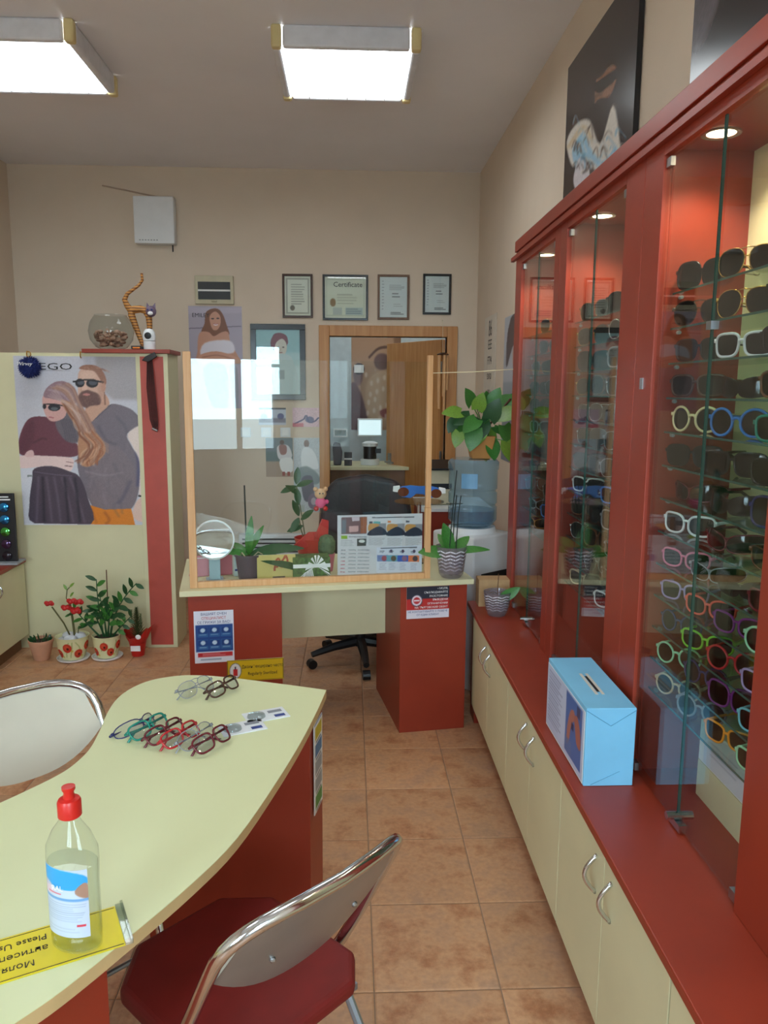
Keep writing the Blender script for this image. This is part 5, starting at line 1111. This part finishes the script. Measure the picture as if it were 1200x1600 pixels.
# price sheet hung inside the screen
cv = CV(180, 124, (216, 214, 220), quad=[(45, 145), (1150, 95), (1150, 840), (75, 890)])
cv.poly([(100, 170), (425, 155), (425, 370), (105, 382)], (120, 92, 96), 1, False); cv.poly([(230, 165), (330, 160), (330, 210), (240, 215)], (214, 196, 206), 1, False); cv.poly([(345, 165), (425, 158), (425, 360), (350, 365)], (166, 98, 66), 1, False, 1); cv.poly([(200, 280), (320, 270), (320, 345), (205, 355)], (214, 170, 168), 1, False); cv.poly([(105, 200), (160, 200), (165, 370), (110, 370)], (110, 128, 140), .8, False, 1)
for x in (455, 695, 930):
    cv.poly([(x, 245), (x+220, 232), (x+220, 380), (x, 392)], (150, 148, 156), 1, False); cv.poly([(x, 250), (x+90, 240), (x+130, 265), (x, 335)], (206, 150, 84)); cv.poly([(x, 392), (x, 345), (x+90, 285), (x+150, 280), (x+220, 330), (x+220, 380)], (40, 48, 66))
    cv.lines(x, x+215, 420, 520, 6, (150, 150, 158), .7, .35, x)
cv.poly([(490, 160), (1040, 140), (1040, 152), (492, 172)], (70, 70, 80), 1, False); cv.rect(455, 215, 500, 240, (70, 74, 84)); cv.rect(510, 212, 600, 240, (100, 170, 170)); cv.rect(695, 200, 735, 225, (230, 130, 60)); cv.rect(930, 195, 975, 218, (80, 84, 100))
cv.rect(105, 398, 185, 440, (140, 180, 50)); cv.rect(200, 405, 430, 418, (150, 150, 158)); cv.poly([(305, 435), (425, 430), (425, 520), (310, 525)], (70, 76, 70), 1, False); cv.ell(368, 465, 40, 20, (224, 226, 224)); cv.lines(105, 290, 455, 540, 4, (150, 150, 158), .6, .35, 3)
for k in range(7):
    y = 575+k*45; cv.rect(110, y, 165, y+8, (186, 70, 90) if k > 2 else (110, 110, 120)); cv.rect(205, y-4, 300, y+5, (120, 120, 130), .8); cv.rect(320, y-6, 470, y+4, (120, 120, 130), .7); cv.rect(100, y+18, 490, y+21, (206, 150, 160), .5)
cv.poly([(560, 540), (1150, 500), (1150, 840), (565, 855)], (220, 222, 236), 1, False); cv.poly([(610, 545), (1080, 525), (1080, 538), (612, 556)], (90, 92, 104), 1, False)
for x, c_ in ((600, (120, 140, 190)), (720, (110, 170, 190)), (860, (60, 100, 190)), (1000, (236, 130, 84))): cv.rect(x-30, 635, x+110, 715, c_); cv.ell(x+60, 675, 34, 34, (160, 84, 96) if x < 700 else (100, 92, 72) if x < 800 else (150, 110, 140) if x < 900 else (90, 80, 84)); cv.rect(x, 580, x+60, 590, (90, 92, 104)); cv.rect(x, 598, x+50, 606, (120, 124, 150)); cv.lines(x, x+90, 735, 830, 5, (140, 144, 170), .7, .3, x)
for x in (748, 898, 1045): cv.ell(x, 582, 18, 20, (80, 62, 90))
sheet('price_sheet', 'laminated price and lens information sheet taped inside the screen', 'sheet', dk(.045+.883, .055+.0185+.004, dkz+.172), .41, .285, cv, rz=DA, th=.002)
# oversized blue novelty glasses on a display foot behind the screen
p = at(655, 770, Y=4.0); t = thing('novelty_glasses', 'oversized blue and white promotional glasses on a clear stand', 'display glasses', (p.x, 4.0, dkz), DA)
zz = p.z-dkz; mat('promo_blue', (60, 120, 206), .35)
sh2 = [(-.115, .012), (-.105, .05), (-.05, .058), (0, .05), (.05, .052), (.105, .036), (.115, .0), (.10, -.03), (.05, -.042), (.02, -.01), (-.02, -.006), (-.05, -.036), (-.10, -.025)]
MB().slab([(x*.95, zz+z*.72) for x, z in sh2], -.012, .0).build('front', 'promo_blue', t, bevel=.003)
for s in (-1, 1):
    MB().slab([(s*.088+.03*math.cos(q), zz+.002+s*-.006+.024*math.sin(q)) for q in np.linspace(0, 2*PI, 17)[:-1]][::-1], -.0145, -.0125).build('lens', mat('promo_lens', (110, 60, 40), .15), t)
    MB().slab([(s*.105, zz+.035-s*.006), (s*.14, zz+.03-s*.008), (s*.142, zz+.002-s*.008), (s*.105, zz-.002-s*.006)][::-1 if s > 0 else 1], -.010, .001).build('temple_block', 'ink_white', t, bevel=.003)
MB().lathe([(.13, zz-.048), (.13, zz-.044), (.001, zz-.043)], 28).build('glass_disc', 'bowl_glass', t, smooth=True); MB().tube([(0, .0, .004), (0, 0, zz-.049)], .012, 10).build('stand_pole', CHROME, t); MB().lathe([(.06, 0), (.055, .008), (.001, .009)], 24).build('stand_foot', CHROME, t, smooth=True)
# thin cord from the screen to the cabinet
a = dk(.045+sw-.012, .065, 0); a.z = at(671, 583, Y=a.y).z; b = Vector((GX-.013, 3.79, at(801, 577, Y=3.79).z))
tag(MB().tube([a, (a+b)/2-Vector((0, 0, .004)), b], .0022, 6).build('stretched_cord', mat('cord_pale', (226, 214, 180), .6)), 'thin pale cord stretched from the pine screen post to the cabinet', 'cord')

# ================================================================== SIGNS ON THE DESK FRONT
def desk_sign(name, label, x0, x1, z0, z1, cv, yy):
    t = sheet(name, label, 'sign', dk((x0+x1)/2, yy-.0006, (z0+z1)/2), x1-x0, z1-z0, cv, rz=DA, th=.0015); return t, x1-x0, z1-z0
cv = CV(60, 80, (226, 228, 240)); cv.rect(.04, .27, .97, .78, (30, 70, 140)); cv.rect(.08, .80, .95, .88, (196, 44, 50)); cv.lines(.15, .85, .92, .96, 1, (120, 140, 170), .8, .6); cv.lines(.2, .8, .82, .87, 2, (236, 200, 204), .7, .4)
for i in range(3):
    for j in range(2): cv.rect(.09+i*.29, .31+j*.24, .35+i*.29, .50+j*.24, (50, 100, 160)); cv.rect(.10+i*.29, .32+j*.24, .34+i*.29, .43+j*.24, (26, 62, 128)); cv.ell(.22+i*.29, .37+j*.24, .06, .04, (190, 214, 236)); cv.rect(.13+i*.29, .45+j*.24, .31+i*.29, .465+j*.24, (120, 160, 200))
t, w, h = desk_sign('blue_info_sign', 'blue and white six-pictogram hygiene sign on the red desk pedestal', .058, .235, .415, .66, cv, .025)
for k, s in enumerate(('ВАШИЯТ ОЧЕН', 'СПЕЦИАЛИСТ', 'СЕ ГРИЖИ ЗА ВАС!')): text(t, s, .0165, (0, -.0028, h*.438-k*.0195), 'ink_red' if k == 1 else 'ink_blue', sx=.95)
cv = CV(80, 36, (214, 178, 20)); cv.ell(.15, .5, .105, .36, (90, 90, 80)); cv.ell(.15, .5, .095, .33, (226, 226, 230)); cv.rect(.115, .42, .185, .72, (196, 40, 44)); cv.rect(.135, .3, .165, .43, (60, 40, 60))
for a_, b_ in (((.02, .05), (.98, .05)), ((.02, .95), (.98, .95))): cv.line([a_, b_], .02, (40, 40, 30))
for x in (.012, .988): cv.line([(x, .05), (x, .95)], .008, (40, 40, 30))
t, w, h = desk_sign('yellow_hygiene_sign', 'yellow disinfection notice with a red bottle symbol on the red pedestal', .20, .46, .316, .42, cv, .0225)
text(t, 'Дезинфекцирано често', .0215, (.032, -.0028, .017), 'ink_black', sx=.78); text(t, 'Regularly Sterilized', .0225, (.032, -.0028, -.017), 'ink_black', sx=.78)
cv = CV(70, 54, (40, 42, 58)); cv.rect(0, .38, 1, .72, (190, 44, 44)); cv.rect(0, .72, 1, 1, (226, 220, 232)); cv.ell(.24, .43, .135, .19, (60, 62, 80)); cv.ell(.24, .43, .115, .16, (232, 214, 224)); cv.ell(.24, .43, .08, .105, (190, 40, 50)); cv.rect(.17, .41, .31, .45, (240, 226, 230))
t, w, h = desk_sign('distance_notice', 'black red and white Cyrillic notice on the desk pedestal near the cooler', 1.045, 1.255, .575, .73, cv, .015)
for k, (s, m_) in enumerate((('• МОЛЯ,', 'ink_white'), ('СЪБЛЮДАВАЙТЕ', 'ink_white'), ('РАЗСТОЯНИЕ', 'ink_white'), ('ВЪВЕДЕНИ', 'ink_white'), ('ОГРАНИЧЕНИЯ', 'ink_white'), ('НА ТЪРГОВСКИЯ ОБЕКТ', 'ink_white'))): text(t, s, .0135, (w*.47, -.0028, h*.43-k*.0182), m_, 'RIGHT', sx=1.0)
for k, s in enumerate(('НЕ КОНТАКТУВАЙТЕ С ПОВЕЧЕ', 'ОТ ЕДИН КЛИЕНТ')): text(t, s, .0125, (0, -.0028, -h*.29-k*.0155), 'ink_blue')

# ================================================================== THINGS ON THE CURVED TABLE
E9 = 'eyeglasses laid out on the curved table'
for (x, y, kd, fc, rz, lab, gz) in ((-.548, 1.985, 'wrap', 'navy', 56, 'dark navy eyeglasses, leftmost of the row on the table', 0), (-.515, 1.955, 'square', 'teal', 57, 'dark teal eyeglasses, second in the row on the table', 0), (-.465, 1.925, 'square', 'burgundy', 58, 'burgundy eyeglasses in the middle of the row on the table', 0), (-.42, 1.905, 'square', 'red', 58, 'bright red eyeglasses in the row on the table', 0),
        (-.375, 1.89, 'drop', 'grey', 58, 'thin grey eyeglasses between two red pairs on the table', 0), (-.335, 1.875, 'square', 'burgundy', 58, 'wine-red eyeglasses, rightmost of the row on the table', 0), (-.445, 2.225, 'drop', 'grey', 50, 'thin grey wire eyeglasses lying apart near the far table edge', 0), (-.365, 2.235, 'square', 'brown', 58, 'brown eyeglasses lying apart beside the lens blisters', 0)):
    eyewear('eyeglasses', lab, kd, fc, 'clear', (x, y, tz+.0145), math.radians(rz), E9, scale=1.0, rx=math.radians(-42), fold=False if kd == 'none' else True)
for (x, y, rz, lab) in ((-.24, 2.09, 24, 'white lens blister card farther from the glasses row'), (-.295, 2.01, 24, 'white lens blister card touching the glasses row')):
    t = thing('lens_blister', lab, 'lens blister', (x, y, tz+.0005), math.radians(rz), 'contact lens blister cards on the table'); box('card', mat('foil_white', (224, 228, 234), .3), t, -.06, .06, -.036, .036, 0, .0025); MB().lathe([(.026, .0026), (.024, .008), (.012, .011), (.001, .012)], 20).build('blister', 'bowl_glass', t, smooth=True).location = (-.028, 0, 0)
    box('print_block', 'ink_blue', t, .02, .05, -.026, -.01, .0026, .003); box('print_block', mat('ink_grey', (130, 134, 144), .6), t, .01, .05, .006, .022, .0026, .003)
# yellow notice in an acrylic sleeve, upside down to the viewer
ys = thing('antiseptic_notice', 'yellow please-use-antiseptic notice lying upside down on the table', 'sign', (-.545, 1.152, tz+.0005), math.radians(180+25.5))
box('plate', mat('sign_yellow', (226, 206, 24), .35), ys, -.165, .165, -.055, .055, 0, .0012)
for y in (-.051, .050): box('border', 'ink_black', ys, -.163, .163, y, y+.0015, .0013, .0015)
T0 = (0, 0, 0)
text(ys, 'Моля, използвайте', .019, (-.03, .028, .0016), 'ink_black', 'LEFT', T0, 1.0); text(ys, 'антисептично', .019, (-.052, .0, .0016), 'ink_black', 'LEFT', T0, 1.0); text(ys, 'Please Use', .020, (-.052, -.028, .0016), 'ink_black', 'LEFT', T0, .95)
MB().box(-.178, -.1655, -.055, .055, 0, .004).box(-.178, -.174, -.055, .055, .004, .009).build('acrylic_foot', 'bowl_glass', ys)
# disinfectant bottle
p = at(121, 1478, Z=tz); bo_ = thing('disinfectant_bottle', 'clear squeeze bottle of disinfectant with red cap on the table', 'bottle', (-.452, 1.178, tz+.0045), math.radians(-20))
glass('clear_plastic', (250, 252, 252), ior=1.45)
def oval(prof, n=32, e=.66):
    m = MB().lathe(prof, n, cap=True); m.v = [(x, y*e, z) for x, y, z in m.v]; return m
oval([(.036, 0), (.0445, .004), (.0455, .03), (.045, .12), (.0465, .155), (.0455, .175), (.034, .20), (.020, .218), (.0165, .224), (.016, .232)]).build('shell', 'clear_plastic', bo_, smooth=True)
oval([(.034, .003), (.0425, .006), (.0435, .03), (.043, .12), (.044, .150), (.001, .1505)]).build('liquid', glass('liquid_clear', (247, 250, 251), ior=1.33), bo_, smooth=True)
MB().lathe([(.0165, .226), (.0185, .228), (.0185, .252), (.0165, .256), (.009, .258), (.008, .268), (.0105, .272), (.0105, .277), (.003, .2775)], 24).build('cap', mat('cap_red', (206, 36, 28), .35), bo_, smooth=True)
cvb = CV(60, 90, (196, 206, 226)); cvb.poly([(.0, .04), (.6, .02), (.95, .1), (.98, .22), (.7, .3), (.3, .28), (0, .3)], (52, 160, 226)); cvb.ell(.1, .32, .25, .1, (236, 200, 210), .8, 2); cvb.rect(.2, .36, .5, .38, (216, 90, 110)); cvb.poly([(.75, .3), (.9, .2), (1, .24), (1, .42), (.8, .38)], (170, 130, 110)); cvb.rect(0, .42, 1, .46, (110, 160, 210)); cvb.lines(.06, .95, .5, .78, 9, (150, 162, 190), .6, .4, 2); cvb.rect(.75, .8, .92, .835, (210, 60, 80)); cvb.lines(.1, .9, .86, .95, 2, (170, 180, 200), .6, .4, 3)
lo_ = cvb.build(bo_, .08, .118, name='label'); me = lo_.data
for v in me.vertices:
    q = -PI/2+(v.co.x/.08)*2.1; v.co = Vector((.0462*math.cos(q), .0462*.66*math.sin(q)-.0003, v.co.z+.092))
text(bo_, 'ŘRAL', .012, (-.006, -.0322, .118), 'ink_white').data.body = 'RAL'

# ================================================================== DONATION BOX ON THE COUNTER
t = thing('donation_box', 'pale blue paper-wrapped donation box with a slot on the red counter', 'box', (.697, 2.14, ZT+.0005), math.radians(0))
bm = mat('blue_paper', (128, 196, 232), .55, var=.04, scale=9, bump=.1)
bx0, bx1, by0, by1, bh = -.068, .068, -.205, .195, .222
box('carton', bm, t, bx0, bx1, by0, by1, 0, bh, .002)
box('slot', 'black_plastic', t, -.004, .006, -.09, .03, bh+.0002, bh+.0006); 
for x in (-.010, .008): box('slot_tape', mat('tape', (214, 206, 196), .5), t, x-.004, x+.004, -.11, .05, bh+.0001, bh+.0012)
cr = mat('fold_line', (74, 140, 180), .6)
for a_, b_ in (((bx0, bh-.006), (0.0, bh-.05)), ((bx1, bh-.006), (.0, bh-.05)), ((bx0+.02, .004), (.03, .042))): MB().tube([(a_[0], by0-.0006, a_[1]), (b_[0], by0-.0006, b_[1])], .0008, 5).build('fold_crease', cr, t)
cv = CV(110, 64, (196, 206, 232)); cv.lines(.05, .46, .08, .9, 16, (120, 132, 170), .7, .4, 9); cv.rect(.55, .04, .95, .92, (74, 110, 176)); cv.poly([(.6, .55), (.66, .28), (.74, .2), (.78, .3), (.70, .45), (.66, .7), (.60, .8)], (176, 112, 100)); cv.poly([(.76, .28), (.84, .22), (.92, .4), (.93, .62), (.84, .6), (.8, .45)], (168, 100, 90)); cv.rect(.82, .06, .9, .22, (60, 70, 110)); cv.rect(.7, .4, .76, .5, (40, 50, 90)); cv.rect(.55, .7, .72, .92, (96, 120, 170), .8, 2)
s_o = thing('donation_leaflet', 'printed leaflet with a photo of hands glued along the donation box', 'leaflet', (.697+bx0-.0008, 2.135, ZT+.110), -PI/2); box('backing', 'paper', s_o, -.195, .195, -.0012, 0, -.105, .10); cv.build(s_o, .385, .2, -.0018)
# white carton and papers inside the nearest stocked bay
t = thing('lens_carton', 'white printed carton on the floor of the nearest stocked bay', 'box', (.965, 1.72, ZT+.0005)); box('carton', 'paper', t, -.045, .045, -.26, .17, .10, .21, .002); box('carton', CREAM, t, -.045, .045, -.26, .17, 0, .099)
cv = CV(40, 20, (214, 216, 228)); cv.lines(.1, .6, .3, .7, 4, (160, 164, 184), .7, .4, 4); s2 = cv.build(t, .36, .1, 0); s2.rotation_euler = (0, 0, -PI/2); s2.location = (-.0462, -.04, .155)

# ================================================================== DOORWAY AND STOREROOM
p = at(692, 505, Y=YB-.06); t = thing('wind_chime', 'wooden tube wind chime hanging in the doorway', 'wind chime', (p.x, YB-.10, p.z-.01))
z0 = at(692, 553, Y=YB-.1).z-p.z; o = MB().lathe([(.045, z0), (.05, z0+.008), (.02, z0+.02)], 20).build('disc', 'frame_brown', t, smooth=True); MB().tube([(0, 0, z0+.02), (0, .05, .03), (0, .1, .04)], .002, 6).build('cord', 'cord_pale', t)
for k in range(5):
    q = k*2*PI/5; L_ = .28+.05*k; MB().tube([(.036*math.cos(q), .036*math.sin(q), z0), (.036*math.cos(q), .036*math.sin(q), z0-L_)], .010, 8).build('chime_tube', 'pine', t)
t = thing('storeroom_counter', 'narrow cream worktop in the storeroom seen through the doorway', 'counter', (.12, 7.25, 0)); zc = at(570, 727, Y=7.1).z
box('worktop', CREAM, t, -.42, .42, -.3, .3, zc-.03, zc, .002); box('front_panel', mat('panel_brown', (120, 92, 66), .6), t, -.40, .40, -.25, -.23, .0, zc-.031); box('side_panel', 'white_plastic', t, -.42, -.401, -.28, .28, 0, zc-.031)
p = at(578, 722, Y=7.15); t = thing('coffee_machine', 'white and black capsule coffee machine on the storeroom worktop', 'coffee machine', (p.x, 7.16, zc+.001)); s7 = 7.16/F
MB().lathe([(.085, 0), (.088, .05), (.08, .055)], 24).build('base', 'white_plastic', t, smooth=True); MB().lathe([(.06, .055), (.06, .17)], 20).build('column', 'black_plastic', t, smooth=True); MB().lathe([(.07, .171), (.075, .20), (.04, .215), (.002, .216)], 24).build('lid', 'white_plastic', t, smooth=True); box('spout', 'black_plastic', t, .05, .1, -.06, -.02, .11, .15)
p = at(544, 725, Y=7.1); t = thing('dark_carton', 'small dark box with white band beside the coffee machine', 'box', (p.x, 7.08, zc+.001)); box('carton', 'black_plastic', t, -.035, .035, -.03, .03, 0, .12, .002); box('band', 'ink_white', t, -.0355, .0355, -.031, -.0301, .055, .068)
p = at(529, 725, Y=7.1); t = thing('dark_case', 'rounded dark case at the doorway edge of the worktop', 'case', (p.x-.015, 7.12, zc+.001)); MB().slab([(-.03, 0), (.04, 0), (.05, .12), (.03, .2), (-.02, .215), (-.04, .18)], -.04, .04).build('shell', mat('case_grey', (84, 86, 96), .4), t, bevel=.01)
p = at(578, 668, Y=7.4); t = thing('wall_tablet', 'lit white-framed monitor above the coffee machine', 'monitor', (p.x, 7.42, p.z)); box('frame', 'white_plastic', t, -.12, .12, -.012, .02, -.085, .085, .008); box('screen', emat('screen_glow', (206, 226, 232), .9), t, -.105, .105, -.0135, -.0125, -.07, .07); MB().tube([(0, .02, -.0), (0, .78, -.0)], .015, 8).build('wall_arm', STEEL, t)
cv = CV(90, 140, (168, 132, 106)); cv.rect(0, 0, 1, .3, (176, 140, 112), .8, 6); cv.line([(.35, .22), (.55, .12), (.8, .1)], .03, (92, 64, 52), 1, 1); cv.ell(.62, .26, .16, .09, (92, 62, 60), .9, 3); cv.ell(.14, .4, .1, .12, (110, 78, 80), .8, 3); cv.poly([(.0, .5), (.2, .6), (.35, 1), (0, 1)], (82, 44, 50), 1, True, 3); cv.poly([(.35, .45), (.7, .35), (.95, .55), (.9, .9), (.5, .95), (.3, .7)], (186, 152, 124), 1, True, 4); cv.poly([(.6, .78), (.95, .75), (.9, .85), (.65, .86)], (130, 60, 60), 1, True, 2); cv.poly([(.85, 0), (1, 0), (1, 1), (.95, .6)], (120, 86, 62), .8, True, 5)
for k in range(16): cv.ell(.3+.5*((k*37) % 100)/100, .4+.5*((k*53) % 100)/100, .03, .03, (226, 206, 190), .6, 2)
a, b = at(549, 527, Y=8.19), at(625, 672, Y=8.19); sheet('storeroom_poster', 'large brown close-up face poster on the storeroom wall', 'poster', ((a.x+b.x)/2, 8.198, (a.z+b.z)/2), b.x-a.x, a.z-b.z, cv)
a, b = at(523, 672, Y=8.19), at(541, 681, Y=8.19); sheet('small_picture', 'tiny white-framed grey picture low on the storeroom wall', 'picture', ((a.x+b.x)/2, 8.198, (a.z+b.z)/2), b.x-a.x, a.z-b.z, CV(10, 8, (140, 144, 140)), frame='ink_white', fw=.015)
p = at(561, 576, Y=8.1); t = thing('notice_card', 'small white notice on a dark round hook in the storeroom', 'notice', (p.x, 8.19, p.z)); box('card', 'ink_white', t, -.05, .05, -.02, -.015, -.04, .04); MB().lathe([(.06, 0), (.06, .012)], 20).build('hook_plate', 'black_plastic', t).rotation_euler = (PI/2, 0, 0)

# ================================================================== lettering becomes mesh
bpy.context.view_layer.update()
_dg = bpy.context.evaluated_depsgraph_get()
for o in [o for o in SC.objects if o.type == 'FONT']:
    me = bpy.data.meshes.new_from_object(o.evaluated_get(_dg))
    n = bpy.data.objects.new('tmp', me); COL.objects.link(n); n.parent = o.parent
    n.location = o.location; n.rotation_euler = o.rotation_euler; n.scale = o.scale
    nm = o.name; bpy.data.objects.remove(o); n.name = nm
